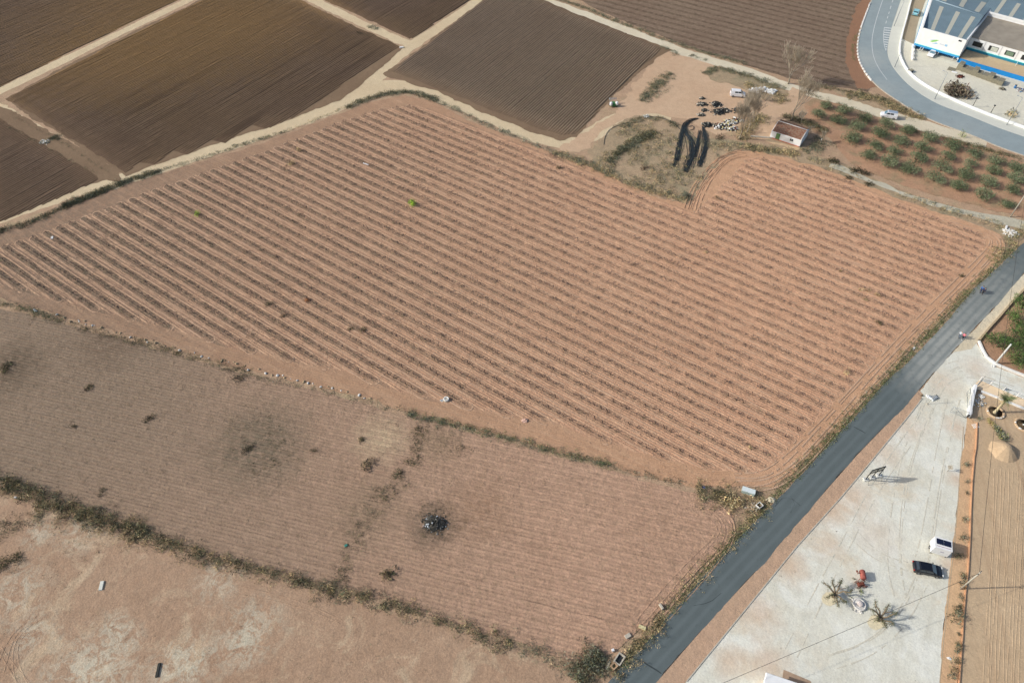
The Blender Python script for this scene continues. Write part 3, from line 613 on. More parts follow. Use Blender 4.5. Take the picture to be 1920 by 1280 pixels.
# crash-worn white kerb stones on the outside of the bend
kb = smooth_poly(W([(1628, 8), (1618, 34), (1608, 62), (1604, 88), (1606, 112), (1616, 133), (1632, 154)]), 2, False)
kd = densify(kb, 1.4, 0, closed=False)
for i in range(0, len(kd) - 1):
    mb = MB(); a, b = kd[i], kd[i + 1]; an = math.atan2(b[1] - a[1], b[0] - a[0])
    mb.box((0, 0, .16), (1.0 + .3 * random.random(), .42, .32), M_wash, taper=.85)
    o = mb.build('kerb_stone', None, (a[0] - .5 * math.cos(an + 1.57) * -1, a[1], 0), an + random.uniform(-.08, .08)); tag(o, 'whitewashed kerb stone in the line round the outside of the bend', 'kerb stone', 'white kerb stones round the bend')
# markings
zm = Z[0] + .006
def line(pts, wd, z, dash=None):
    c = smooth_poly(W(pts), 2, False); d = densify(c, .9, 0, closed=False)
    if not dash: sheet('road_marking', ribbon_poly(d, wd, 0, True), z, M_mark, 0, 5, world=True); return
    V = []; Fc = []
    for i in range(0, len(d) - dash, dash * 2):
        a = Vector(d[i]); b = Vector(d[i + dash]); t = (b - a).normalized(); nn = Vector((-t.y, t.x)) * wd / 2; k = len(V)
        V += [(*(a - nn), z), (*(b - nn), z), (*(b + nn), z), (*(a + nn), z)]; Fc.append((k, k + 1, k + 2, k + 3))
    link('road_marking', mesh_np('road_marking', V, Fc, M_mark))['kind'] = 'structure'
line([(1662, -20), (1655, 0), (1645, 30), (1638, 55), (1634, 78), (1636, 104), (1646, 128), (1664, 152)], .14, zm)
line([(1682, -20), (1674, 0), (1667, 24), (1659, 50)], .16, zm, 2)
line([(1658, 52), (1656, 68), (1657, 84), (1661, 97)], .14, zm)
V = []; Fc = []
for i in range(10):
    v = 53 + i * 4.4; l = 1658.5 - (1.8 if 1 < i < 8 else 0) + max(0, i - 6) * 1.0; r = 1672 - i * 1.15
    a, b = Vector(P2(l, v)), Vector(P2(r, v + 1.2)); t = (b - a).normalized(); nn = Vector((-t.y, t.x)) * .25; k = len(V)
    V += [(*(a - nn), zm), (*(b - nn), zm), (*(b + nn), zm), (*(a + nn), zm)]; Fc.append((k, k + 1, k + 2, k + 3))
link('road_marking', mesh_np('road_marking', V, Fc, M_mark))['kind'] = 'structure'
wall_along('kerb', None, None, [(1231, 1277), (1337, 1155), (1431, 1055), (1497, 977), (1606, 853), (1677, 780), (1722, 731)], .12, .10, plain('kerb_dark', sr(70, 68, 64), .9))
wall_along('kerb', None, None, [(1287, 1277), (1369, 1177), (1494, 1024), (1575, 934), (1632, 866), (1703, 780), (1729, 747)], .16, .18, M_conc)
# ------------------------------------------------------------------ VEGETATION
PAL_SCRUB = [sr(128, 126, 98), sr(104, 106, 84), sr(146, 138, 106), sr(92, 92, 74), sr(116, 118, 96)]
PAL_GREYG = [sr(120, 126, 106), sr(100, 108, 92), sr(138, 140, 118), sr(84, 88, 76)]
PAL_DARK = [sr(84, 84, 62), sr(68, 70, 54), sr(100, 98, 72), sr(118, 108, 78)]
PAL_GREEN = [sr(100, 112, 74), sr(112, 122, 82), sr(86, 98, 66), sr(138, 138, 102)]
PAL_DRY = [sr(196, 176, 134), sr(178, 158, 118), sr(210, 190, 148), sr(160, 142, 108)]
PAL_BLACK = [sr(52, 50, 44), sr(70, 64, 54), sr(88, 80, 66)]
PAL_VWEED = [sr(140, 122, 104), sr(148, 134, 110), sr(124, 110, 94), sr(158, 142, 116)]
def band_pts(pts, wd, dens, g, world=False):
    c = pts if world else W(pts); c = smooth_poly(c, 2, False); p = np.array(densify(c, .5, 0, closed=False)); d = np.gradient(p, axis=0); d /= np.linalg.norm(d, axis=1)[:, None] + 1e-9
    n = int(len(p) * .5 * (wd if not isinstance(wd, (list, tuple)) else sum(wd) / len(wd)) * dens * 1.35); i = g.integers(0, len(p), n)
    ww = np.interp(i / len(p), np.linspace(0, 1, len(wd)), wd) if isinstance(wd, (list, tuple)) else np.full(n, wd)
    o = g.normal(0, .27, n) * ww
    q = p[i] + np.stack([-d[i, 1], d[i, 0]], 1) * o[:, None] + g.normal(0, .2, (n, 2))
    k = vnoise(q[:, 0], q[:, 1], 2.2, 3) * .7 + vnoise(q[:, 0], q[:, 1], .9, 4) * .3 + .35 * (1 - np.abs(o) / (ww * .6 + .01)) > .44
    return q[k]
def band(name, label, cat, specs, seed=0):
    g = np.random.default_rng(seed); VC = []
    for (pts, wd, dens, rad, hgt, pal, nt_) in specs:
        q = band_pts(pts, wd, dens, g) if not isinstance(pts, np.ndarray) else pts
        if len(q) == 0: continue
        r = rad * g.uniform(.5, 1.4, len(q)); VC.append(clumps(q, r, hgt * .8 * g.uniform(.3, 1.4, len(q)), int(nt_ * (1.5 if rad >= .42 else 1.2)), pal, g, .34 if rad >= .42 else .42))
    o = leafobj(name, VC); return tag(o, label, cat, kind='stuff')
band('roadside_weeds', 'grey-green weeds in a narrow bank between the long track and the vineyard', 'weeds', [
    ([(-30, 443), (0, 434), (60, 417), (130, 384), (200, 356)], 2.2, 8, .5, .8, PAL_GREYG + PAL_DARK, 16),
    ([(120, 386), (200, 356), (250, 336), (300, 320)], 2.4, 9, .55, 1.1, PAL_DARK + PAL_GREYG, 18),
    ([(300, 320), (350, 305), (400, 290), (470, 266), (540, 246)], 1.6, 4, .4, .5, PAL_GREYG, 14),
    ([(430, 280), (480, 263), (540, 246), (600, 222), (650, 200)], 1.3, 4, .35, .4, PAL_GREYG + PAL_DRY, 12),
    ([(650, 202), (700, 182), (745, 172), (790, 176), (820, 190)], 2.4, 8, .5, .9, PAL_GREYG + PAL_DARK, 16),
    ([(800, 182), (860, 208), (920, 238), (980, 262), (1030, 284), (1100, 306), (1150, 330)], 2.0, 5, .45, .6, PAL_GREYG + [sr(170, 168, 150)], 14),
    ([(1040, 288), (1100, 306), (1150, 332), (1200, 352), (1250, 366), (1290, 378)], 3.2, 6, .5, .8, PAL_GREYG + PAL_DRY, 16)], 1)
band('bank_weeds', 'dry weeds on the stony bank below the vineyard', 'weeds', [
    ([(-20, 566), (20, 572), (70, 586), (120, 600)], 1.6, 7, .42, .6, PAL_GREEN + PAL_GREYG, 14),
    ([(60, 586), (130, 606), (200, 628), (300, 652), (400, 680), (470, 700)], 2.0, 4.2, .42, .5, PAL_DARK + PAL_SCRUB, 14),
    ([(450, 700), (560, 722), (640, 742), (700, 757), (780, 776)], 1.5, 3.4, .38, .4, PAL_GREYG + PAL_SCRUB, 12),
    ([(770, 776), (800, 786), (830, 792), (900, 808), (960, 824), (1010, 838), (1080, 856), (1150, 874)], 1.7, 9, .42, .55, PAL_GREYG + PAL_GREEN, 16),
    ([(1130, 868), (1200, 889), (1280, 906), (1350, 925)], 1.3, 5, .35, .4, PAL_GREYG + PAL_DARK, 12),
    ([(1310, 925), (1350, 930), (1400, 940), (1430, 950)], 5, 6, .5, .8, PAL_SCRUB + PAL_DARK + PAL_DRY, 16)], 2)
band('scrub_bank', 'dark dry scrub growing thick between the weedy field and the bare lot', 'scrub', [
    ([(-30, 893), (0, 905), (60, 930), (130, 955), (200, 978), (280, 1003)], 3.6, 5.5, .55, 1.2, PAL_DARK + PAL_SCRUB + PAL_BLACK[:1] + PAL_DRY[:2], 22), ([(120, 960), (200, 985), (260, 1003)], 5.0, 2.2, .45, .6, PAL_SCRUB + PAL_DRY, 14),
    ([(260, 997), (350, 1032), (430, 1057), (500, 1072), (560, 1090), (640, 1113)], 2.5, 4.8, .5, 1.0, PAL_DARK + PAL_SCRUB + PAL_DRY[:2], 20),
    ([(620, 1108), (700, 1124), (760, 1142), (830, 1165), (900, 1188), (960, 1210)], 2.7, 4.6, .5, 1.0, PAL_SCRUB + PAL_DARK + PAL_DRY[:1], 20),
    ([(950, 1204), (1020, 1232), (1060, 1244), (1100, 1250)], 2.6, 3.6, .5, .7, PAL_GREYG + PAL_SCRUB, 16),
    ([(1085, 1275), (1110, 1240), (1125, 1215), (1110, 1260)], 4, 6, .6, 1.3, PAL_GREYG + PAL_DARK, 20),
    ([(-20, 990), (40, 990), (80, 960)], 4, 3, .5, .6, PAL_SCRUB + PAL_DARK, 14), ([(-30, 1075), (10, 1060), (40, 1040)], 3.2, 5, .5, .8, PAL_DARK, 16),
    ([(240, 1015), (330, 1040), (420, 1075), (520, 1095)], 2.0, 2.2, .35, .3, PAL_SCRUB + PAL_DRY, 10)], 3)
band('verge_grass', 'green grass and dry weeds on the field side of the dark road', 'grass', [
    ([(1150, 1262), (1195, 1212), (1240, 1163)], 3.0, 8, .5, .8, PAL_SCRUB + PAL_DARK + PAL_DRY, 16),
    ([(1240, 1160), (1300, 1092), (1350, 1035), (1400, 980), (1440, 938)], 3.2, 5, .42, .5, PAL_SCRUB + PAL_DRY, 14),
    ([(1165, 1248), (1240, 1164), (1345, 1043), (1445, 940), (1545, 838), (1642, 732), (1745, 627), (1815, 548), (1862, 503), (1908, 460)], 1.0, 12, .35, .3, PAL_GREEN, 14),
    ([(1450, 925), (1540, 832), (1636, 728), (1740, 622), (1810, 546), (1860, 500)], 1.8, 5, .38, .35, PAL_GREEN + PAL_SCRUB, 12),
    ([(1500, 876), (1600, 760), (1700, 655), (1790, 560)], 3.0, .9, .4, .35, PAL_GREYG, 12),
    ([(1860, 490), (1890, 460), (1912, 440), (1930, 425)], 3.5, 5, .5, .6, PAL_GREEN + PAL_DRY + PAL_SCRUB, 14)], 4)
g = np.random.default_rng(5)
pA = W([(1120, 300), (1140, 262), (1170, 235), (1210, 222), (1250, 226), (1290, 244), (1300, 262), (1330, 266), (1400, 268), (1420, 282), (1385, 283), (1350, 300), (1312, 345), (1290, 378), (1220, 358), (1150, 330)])
qA = scatter(pA, 3.0, g); qA = qA[vnoise(qA[:, 0], qA[:, 1], 4.5, 9) * .6 + vnoise(qA[:, 0], qA[:, 1], 1.5, 10) * .4 > .42]
pB = W([(1385, 268), (1440, 276), (1500, 286), (1560, 306), (1620, 336), (1720, 370), (1830, 404), (1890, 420), (1885, 440), (1868, 428), (1800, 408), (1700, 376), (1600, 336), (1520, 307), (1440, 285), (1385, 281)])
qB = scatter(pB, 2.4, g); qB = qB[vnoise(qB[:, 0], qB[:, 1], 3.2, 2) > .34]
band('dry_scrub', 'low grey-green and straw-coloured scrub on the waste ground round the black hoses', 'scrub', [
    (qA, 0, 0, .55, .6, PAL_GREYG + PAL_SCRUB + PAL_DRY, 14), (qB, 0, 0, .55, .6, PAL_SCRUB + PAL_GREYG + PAL_DRY, 14),
    ([(1140, 305), (1165, 283), (1195, 262), (1230, 250)], 3.2, 7, .6, 1.0, PAL_DARK + PAL_GREYG, 18),
    ([(1165, 240), (1200, 222), (1240, 222), (1275, 240)], 2.2, 5, .5, .6, PAL_GREYG + PAL_DARK, 14),
    ([(1205, 190), (1225, 168), (1245, 148), (1256, 138)], 3.6, 8, .5, .7, PAL_GREYG + PAL_SCRUB, 16),
    ([(1235, 180), (1260, 162)], 1.5, 4, .4, .4, PAL_GREYG, 12),
    ([(1320, 138), (1350, 128), (1400, 142), (1445, 158), (1470, 168)], 3.5, 6, .5, .7, PAL_GREYG + PAL_SCRUB, 14),
    ([(1400, 160), (1440, 172), (1475, 180), (1460, 195)], 4, 5, .55, .8, PAL_SCRUB + PAL_DRY, 14),
    ([(1390, 262), (1405, 240), (1430, 215)], 4.5, 6, .55, .9, PAL_SCRUB + PAL_DRY, 16),
    ([(1400, 275), (1450, 284), (1500, 290)], 3, 7, .6, .9, PAL_SCRUB + PAL_DRY, 16),
    ([(1510, 285), (1530, 275), (1545, 262)], 5, 4, .6, .8, PAL_SCRUB + PAL_GREYG, 16),
    ([(1470, 218), (1520, 232), (1550, 250)], 3, 6, .6, 1.0, PAL_DARK + PAL_SCRUB, 16)], 6)
band('track_side_weeds', 'grey weeds lining the pale track below the brown ploughed land', 'weeds', [
    ([(1030, -5), (1090, 12), (1150, 38), (1200, 56), (1240, 72), (1300, 92), (1360, 110), (1400, 120)], 2.2, 5, .5, .6, PAL_GREYG + PAL_SCRUB, 14),
    ([(1240, 88), (1262, 96), (1272, 104)], 2.5, 5, .4, .4, PAL_GREYG, 12), ([(1296, 104), (1310, 110), (1324, 114)], 1.8, 5, .4, .4, PAL_GREYG, 12),
    ([(1500, 152), (1540, 162), (1580, 172), (1620, 176)], 2.4, 5, .5, .6, PAL_DARK + PAL_SCRUB, 14),
    ([(1590, 180), (1640, 182), (1670, 198), (1700, 212), (1730, 222)], 4.5, 7, .55, .8, PAL_SCRUB + PAL_DRY + PAL_DARK, 16),
    ([(1500, 172), (1540, 184), (1590, 200), (1640, 220)], 1.4, 4, .4, .5, PAL_SCRUB, 12),
    ([(1700, 243), (1740, 252), (1780, 262), (1830, 276), (1920, 300)], 2.4, 6, .5, .7, PAL_DARK + PAL_SCRUB, 14),
    ([(1604, 66), (1598, 90), (1600, 116)], .8, 5, .35, .4, PAL_GREEN, 12),
    ([(20, 214), (60, 238), (110, 262), (160, 296), (225, 336)], .8, 3, .3, .3, PAL_SCRUB, 10),
    ([(0, 232), (60, 262), (130, 300), (190, 330)], .7, 2.5, .3, .3, PAL_SCRUB, 10),
    ([(96, 262), (106, 254), (112, 262)], 2.4, 6, .4, .5, PAL_GREYG + PAL_DARK, 14), ([(80, 266), (92, 268)], 1.4, 6, .4, .5, PAL_GREYG, 14),
    ([(690, 52), (700, 48), (706, 56)], 1.8, 5, .4, .5, PAL_GREYG, 14), ([(672, 62), (690, 68)], 1.5, 4, .4, .5, PAL_BLACK, 14)], 7)
# green weeds in the vineyard rows, scattered field weeds
def row_weeds(lines, dens, g, sel=.45, seed=4):
    q = []
    for (k, xa, xb, y, ca, sa) in lines:
        n = int((xb - xa) * dens); x = g.uniform(xa, xb, n); yy = y + g.normal(0, .33, n)
        q.append(np.stack([x * ca - yy * sa, x * sa + yy * ca], 1))
    q = np.concatenate(q); west = np.clip((60 - q[:, 0]) / 150, 0, 1)
    return q[vnoise(q[:, 0], q[:, 1], 2.6, seed) + west * .28 > sel + g.uniform(-.1, .1, len(q))]
g = np.random.default_rng(8)
qv = row_weeds(ROWS, 2.3, g); qv2 = row_weeds(ROWS, 2.6, g, .62, 12); qv2 = qv2[(qv2[:, 0] < 5) & (g.random(len(qv2)) < np.clip((20 - qv2[:, 0]) / 70, 0, 1))]; band('vineyard_weeds', 'low dry weeds along the vine rows of the red field', 'weeds', [(qv, 0, 0, .36, .2, PAL_VWEED, 10), (qv2, 0, 0, .38, .2, PAL_SCRUB + PAL_VWEED, 9)], 9)
pw = W(LF); ql = scatter(pw, 1.5, g); west = np.clip((30 - ql[:, 0]) / 110, 0, 1); ql = ql[vnoise(ql[:, 0], ql[:, 1], 3.5, 5) * .6 + vnoise(ql[:, 0], ql[:, 1], 1.2, 15) * .4 + west * .16 > .55]
band('field_weeds', 'thin dry weeds scattered over the weedy field in the near left', 'weeds', [(ql, 0, 0, .26, .12, [sr(116, 104, 82), sr(98, 88, 70), sr(140, 126, 98), sr(92, 88, 70)], 7),
    ([(770, 870), (782, 845), (790, 815), (786, 800)], 3.0, 4.5, .4, .3, PAL_DARK, 12), ([(640, 1090), (655, 1040), (668, 1000), (690, 960), (715, 930), (760, 890)], 4.5, 3.4, .42, .3, PAL_SCRUB + PAL_DARK, 12),
    ([(450, 830), (480, 850), (520, 840)], 14, 1.0, .34, .18, PAL_DARK, 9), ([(420, 800), (480, 782), (530, 800), (548, 840), (520, 870), (460, 885)], 5, 1.5, .34, .18, PAL_DARK, 9), ([(840, 825), (880, 838), (860, 850)], 3, 2.5, .35, .25, PAL_DARK, 9), ([(790, 950), (840, 960), (860, 990), (830, 1010), (790, 1000)], 3.0, 3.5, .3, .2, PAL_BLACK + PAL_DARK, 9)], 10)
qb = scatter(W([(-20, 950), (120, 975), (330, 1045), (560, 1110), (760, 1170), (960, 1230), (900, 1280), (600, 1290), (300, 1290), (100, 1290), (-20, 1280)]), .8, g); qb = qb[vnoise(qb[:, 0], qb[:, 1], 5, 8) * .6 + vnoise(qb[:, 0], qb[:, 1], 1.3, 18) * .4 > .56]
band('lot_weeds', 'small tufts of dry weed dotted over the bare lot', 'weeds', [(qb, 0, 0, .24, .16, PAL_SCRUB + PAL_DARK, 7), ([(60, 1000), (110, 1010), (150, 1030), (180, 1050)], 7, .7, .3, .25, PAL_DARK, 9)], 11)
qy = scatter(W([(1430, 1108), (1510, 1015), (1576, 938), (1634, 870), (1690, 800), (1700, 850), (1620, 950), (1500, 1080), (1440, 1180)]), .22, g)
qy2 = scatter(W(YD), .02, g)
band('yard_weeds', 'tiny dark weeds sprouting in the pale gravel of the yard', 'weeds', [(qy, 0, 0, .2, .15, PAL_DARK, 8), (qy2, 0, 0, .14, .12, PAL_DARK, 7)], 12)
qo = scatter(W([(1510, 190), (1640, 226), (1790, 266), (1920, 310), (1920, 400), (1740, 358), (1600, 310), (1560, 262)]), .5, g); qo = qo[vnoise(qo[:, 0], qo[:, 1], 5, 3) > .5]
band('orchard_weeds', 'sparse dry grass between the olive trees', 'weeds', [(qo, 0, 0, .45, .16, PAL_SCRUB + PAL_VWEED, 9)], 13)
q6 = row_weeds(row_lines(W([(1060, -20), (1200, 46), (1300, 84), (1400, 116), (1450, 134), (1560, 158), (1600, 90), (1610, 20), (1630, -20)]), -31.5, 3.3, .2), 1.2, g, .5, 7)
band('ploughland_weeds', 'grey weeds in lines on the brown land beyond the pale track', 'weeds', [(q6, 0, 0, .5, .25, [sr(112, 106, 88, 1.0), sr(96, 88, 74, 1.0), sr(126, 118, 98, 1.0)], 9)], 14)

# -- vines: a short knotty trunk, arched leafless canes
M_vinewood = plain('vine_wood', sr(84, 70, 60), .9, var=.25, sc_=4)
M_cane = plain('vine_cane', sr(112, 92, 82), .9, var=.25, sc_=4)
def vine_tris(g):
    V = []; nc = 7
    for c in range(nc):
        a = (0 if g.random() < .5 else math.pi) + g.normal(0, .7); L = g.uniform(.35, .75); hh = g.uniform(.25, .5); prev = np.array([0, 0, .28]); wd = .03
        for s in range(1, 5):
            t = s / 4; p = np.array([math.cos(a) * L * t, math.sin(a) * L * t, .28 + hh * math.sin(t * 2.6) * 1.0 - .1 * t]); sd = np.array([-math.sin(a), math.cos(a), .4]) * wd
            V += [prev - sd, prev + sd, p + sd, prev - sd, p + sd, p - sd]; prev = p; a += g.normal(0, .15)
    return np.array(V)
def vine_parts(seed):
    g = np.random.default_rng(seed); tv = MB(); tv.tube([(0, 0, 0), (.03, .02, .15), (-.02, .0, .32)], [.06, .05, .06], M_vinewood, 5)
    V = vine_tris(g); me = mesh_np('canes', V, np.arange(len(V)).reshape(-1, 3), M_cane); return tv, me
spots = []; g = np.random.default_rng(15)
for (k, xa, xb, y, ca, sa) in ROWS:
    for x in np.arange(xa, xb, 1.45):
        if g.random() < .07: continue
        x2 = x + g.normal(0, .12); yy = y + g.normal(0, .06); spots.append((x2 * ca - yy * sa, x2 * sa + yy * ca))
spots = np.array(spots); inv = np.ones(len(spots), bool)
dist = spots[:, 0] ** 2 + spots[:, 1] ** 2 + H * H
vis = np.abs(spots[:, 0]) < (spots[:, 1] * math.cos(TILT) + H * math.sin(TILT)) * 960 / F * 1.0
order = np.argsort(np.where(vis, dist, 1e9)); near = order[:300]; far = np.array([i for i in order[300:]])
protos = []
for s in range(5):
    tv, cm = vine_parts(100 + s); t = thing('vine', 'x', 'vine'); tr = tv.build('trunk', t); link('canes', cm, t); protos.append(t)
used = [False] * 5
VL = 'leafless grey vine standing in the vine rows nearest the road and the stony bank'
for j, i in enumerate(near):
    s = j % 5; o = protos[s]
    if used[s]:
        kids = list(o.children); o = o.copy(); COL.objects.link(o)
        for ch in kids: c = ch.copy(); COL.objects.link(c); c.parent = o
    used[s] = True; o.location = (spots[i, 0], spots[i, 1], zr - .02); o.rotation_euler = (0, 0, R(VANG) + random.uniform(-.3, .3)); sc1 = random.uniform(.8, 1.25); o.scale = (sc1, sc1, random.uniform(.8, 1.1))
    tag(o, VL, 'vine', 'leafless vines standing in rows')
bases = [vine_tris(np.random.default_rng(200 + i)) for i in range(8)]; VV = []
for j, i in enumerate(far):
    b = bases[j % 8] * g.uniform(.8, 1.25); a = R(VANG) + g.uniform(-.3, .3); ca, sa = math.cos(a), math.sin(a)
    VV.append(np.stack([b[:, 0] * ca - b[:, 1] * sa + spots[i, 0], b[:, 0] * sa + b[:, 1] * ca + spots[i, 1], b[:, 2] + zr], 1))
VV = np.concatenate(VV); o = link('vine_rows', mesh_np('vine_rows', VV, np.arange(len(VV)).reshape(-1, 3), M_cane)); tag(o, 'the far rows of leafless vines over the red field', 'vines', kind='stuff')

# -- shrubs one can pick out, each its own thing
M_stem = plain('woody_stem', sr(104, 90, 74), .9, var=.2)
def shrub(name, label, cat, u, v, r, h, pal, n=60, group=None, seed=0, nt_=24):
    g = np.random.default_rng(seed + int(u * 7 + v)); loc = P(u, v); t = thing(name, label, cat, loc, 0, group)
    k = max(3, int(n / 12)); a = g.uniform(0, 6.28, k); rr = np.sqrt(g.random(k)) * r * .7
    C = np.stack([rr * np.cos(a), rr * np.sin(a), np.zeros(k)], 1)
    V, Cc = clumps(C, r * g.uniform(.35, .6, k), h * g.uniform(.6, 1.1, k), int(nt_ * 1.5), pal, g, .46)
    link('foliage', mesh_np('foliage', V, np.arange(len(V)).reshape(-1, 3), LEAF, Cc), t)
    mb = MB()
    for i in range(4):
        q = g.uniform(0, 6.28); mb.tube([(0, 0, 0), (math.cos(q) * r * .3, math.sin(q) * r * .3, h * .5)], [.04, .015], M_stem, 4)
    mb.build('stems', t); return t
PAL_LIME = [sr(140, 178, 56), sr(124, 160, 50), sr(158, 190, 74)]
shrub('bush', 'bright green round bush alone among the vines in the middle of the red field', 'bush', 773, 384, 1.1, 1.8, PAL_LIME, 150)
shrub('bush', 'bright green little bush among the vines in the left part of the red field', 'bush', 371, 403, .9, 1.4, PAL_LIME, 120)
TW = [(1612, 545, 'left tumbleweed of the three in a line near the red field right end', .6), (1624, 546, 'middle tumbleweed of the three in a line near the red field right end', .75), (1645, 554, 'right tumbleweed of the three in a line near the red field right end', .7), (1622, 562, 'pale tumbleweed lying just below the line of three tumbleweeds', .6), (1574, 509, 'small pale tumbleweed up and left of the line of three', .5), (1322, 474, 'pale tumbleweed between rows in the middle right of the red field', .55), (1342, 371, 'pale tumbleweed at the corner where the vineyard bends round the waste ground', .75), (1130, 317, 'round pale tumbleweed caught in the weeds on the top edge of the vineyard', .8), (545, 307, 'straw-coloured bushy tumbleweed in the upper left of the vineyard', 1.3), (560, 283, 'straw-coloured tumbleweed close under the track in the upper left of the vineyard', 1.1), (577, 563, 'rusty orange dry bush in the vine rows left of centre', .8), (1587, 699, 'straw-coloured tumbleweed near the lower right end of the vine rows', .8), (1407, 840, 'small pale tumbleweed in the lowest rows near the metal cabinets', .5)]
for u, v, l, r in TW: shrub('tumbleweed' if 'orange' not in l else 'dry_bush', l, 'tumbleweed' if 'orange' not in l else 'bush', u, v, r, r * 1.1, PAL_DRY if 'orange' not in l else [sr(170, 112, 66), sr(150, 104, 70)], 60)
DS = [(694, 876, 1.6, .8, 'larger dark spiky bush just below the pale patch of the weedy field'), (747, 889, 1.0, .6, 'smaller dark bush just right of the larger dark spiky bush in the weedy field'), (681, 826, .9, .5, 'dark bush on the left edge of the pale patch in the weedy field'), (447, 710, 1.3, .6, 'dark bush close below the stony bank in the weedy field'), (165, 727, 1.1, .6, 'dark bush in the upper left of the weedy field'), (280, 784, 1.1, .5, 'dark low bush in the middle left of the weedy field'), (467, 843, 1.3, .4, 'brown withered bush inside the dark grey patch of the weedy field'), (137, 799, .8, .4, 'little brown bush left of the middle of the weedy field'), (192, 924, .9, .5, 'small dark bush above the thick scrub at the left'), (588, 846, .7, .4, 'little brown bush right of the dark grey patch'), (728, 1072, 1.6, .7, 'dark brown bush stretched out below the burnt heap'), (506, 571, .9, .6, 'dark bush in the vine rows left of the rusty orange bush'), (532, 594, .8, .5, 'dark bush in the vine rows, below and left of the rusty orange bush'), (683, 620, 1.0, .5, 'dark bush in the vine rows south-east of the rusty orange bush'), (658, 617, .7, .4, 'smaller dark bush beside another in the rows south-east of the rusty bush'), (1649, 607, .8, .5, 'dark bush at the right row ends above the walkers on the road'), (1804, 519, .8, .6, 'dark bush at the upper right row ends'), (12, 690, 1.6, .7, 'dark green bush at the left edge of the weedy field'), (1050, 316, .9, .6, 'dark bush on the weedy top edge of the vineyard')]
for u, v, r, h, l in DS: shrub('bush', l, 'bush', u, v, r, h, PAL_DARK + PAL_BLACK[1:], 60)
ST = [(1804, 1006, 1.0, 'grey shrub in the orange strip just above the white trailer'), (1797, 1041, .95, 'dark shrub in the orange strip beside the white trailer'), (1803, 1079, .75, 'bushy shrub level with the nose of the black car'), (1800, 1094, 1.0, 'grey rounded shrub just above the foot of the concrete pole'), (1802, 1121, .6, 'small dark shrub just below the foot of the concrete pole'), (1799, 1136, .5, 'tiny shrub above the big pair of shrubs in the strip'), (1794, 1146, 1.1, 'large grey shrub, the upper of the big pair in the strip'), (1793, 1162, 1.2, 'large dark shrub, the lower of the big pair in the strip'), (1797, 1188, .4, 'tiny tuft below the big pair of shrubs in the strip'), (1793, 1207, .85, 'dark shrub, the upper of two close together low in the strip'), (1795, 1221, .7, 'dark shrub, the lower of two close together low in the strip'), (1791, 1241, .8, 'thin shrub beside the white plastic scraps in the strip'), (1787, 1264, 1.0, 'dark shrub nearest the bottom end of the strip'), (1812, 872, .9, 'dark round shrub in the strip right of the young tree on the gravel'), (1834, 786, .6, 'small dark green plant by the end of the white wall'), (1812, 903, .6, 'grey shrub in the strip below the dark round one'), (1811, 925, .5, 'small dark shrub in the middle of the strip'), (1807, 975, .7, 'grey shrub well above the white trailer in the strip')]
for u, v, r, l in ST: shrub('shrub', l, 'shrub', u, v, r, r * 1.1, PAL_GREYG + PAL_DARK, 70)
ED = [(1562, 305, 1.9, 'near-black bush at the upper end of the pale channel'), (1602, 321, 1.7, 'near-black bush, the larger on the orchard side of the pale channel'), (1622, 327, 1.4, 'near-black bush right of the larger one on the orchard side of the channel'), (1590, 334, 1.0, 'dark round bush on the vineyard side of the channel, the left one'), (1626, 347, 1.2, 'dark round bush on the vineyard side of the channel, the right one')]
for u, v, r, l in ED: shrub('bush', l, 'bush', u, v, r, r * .8, [sr(62, 62, 44), sr(76, 74, 54), sr(52, 54, 40)], 90)
shrub('bush', 'dark bush in the corner of the scrub by the bend of the vineyard', 'bush', 1286, 368, 1.5, 1.2, PAL_GREYG, 110)
shrub('bush', 'dark flat bush on the sandy ground left of the black hoses', 'bush', 1208, 316, 1.3, .6, [sr(84, 70, 56), sr(70, 60, 50)], 60)
shrub('bush', 'black thorny bush below the rubbish heaps', 'bush', 1349, 259, 1.5, 1.0, PAL_BLACK, 80)
shrub('bush', 'tall straw-coloured bush between the metal cabinets and the road', 'bush', 1372, 945, 1.9, 1.2, PAL_DRY, 110)
shrub('bush', 'olive-brown bush left of the metal cabinets', 'bush', 1352, 935, 1.4, .9, PAL_DARK, 80)
shrub('brush_heap', 'big grey-brown heap of cut brushwood on the gravel of the works yard', 'brush heap', 1795, 176, 3.6, 2.4, [sr(110, 100, 86), sr(94, 86, 74), sr(128, 118, 102)], 260, nt_=40)
shrub('bush', 'pale thin bush with a black pot in the corner of the works yard', 'bush', 1895, 216, 2.2, 1.2, PAL_DRY + PAL_SCRUB, 60)

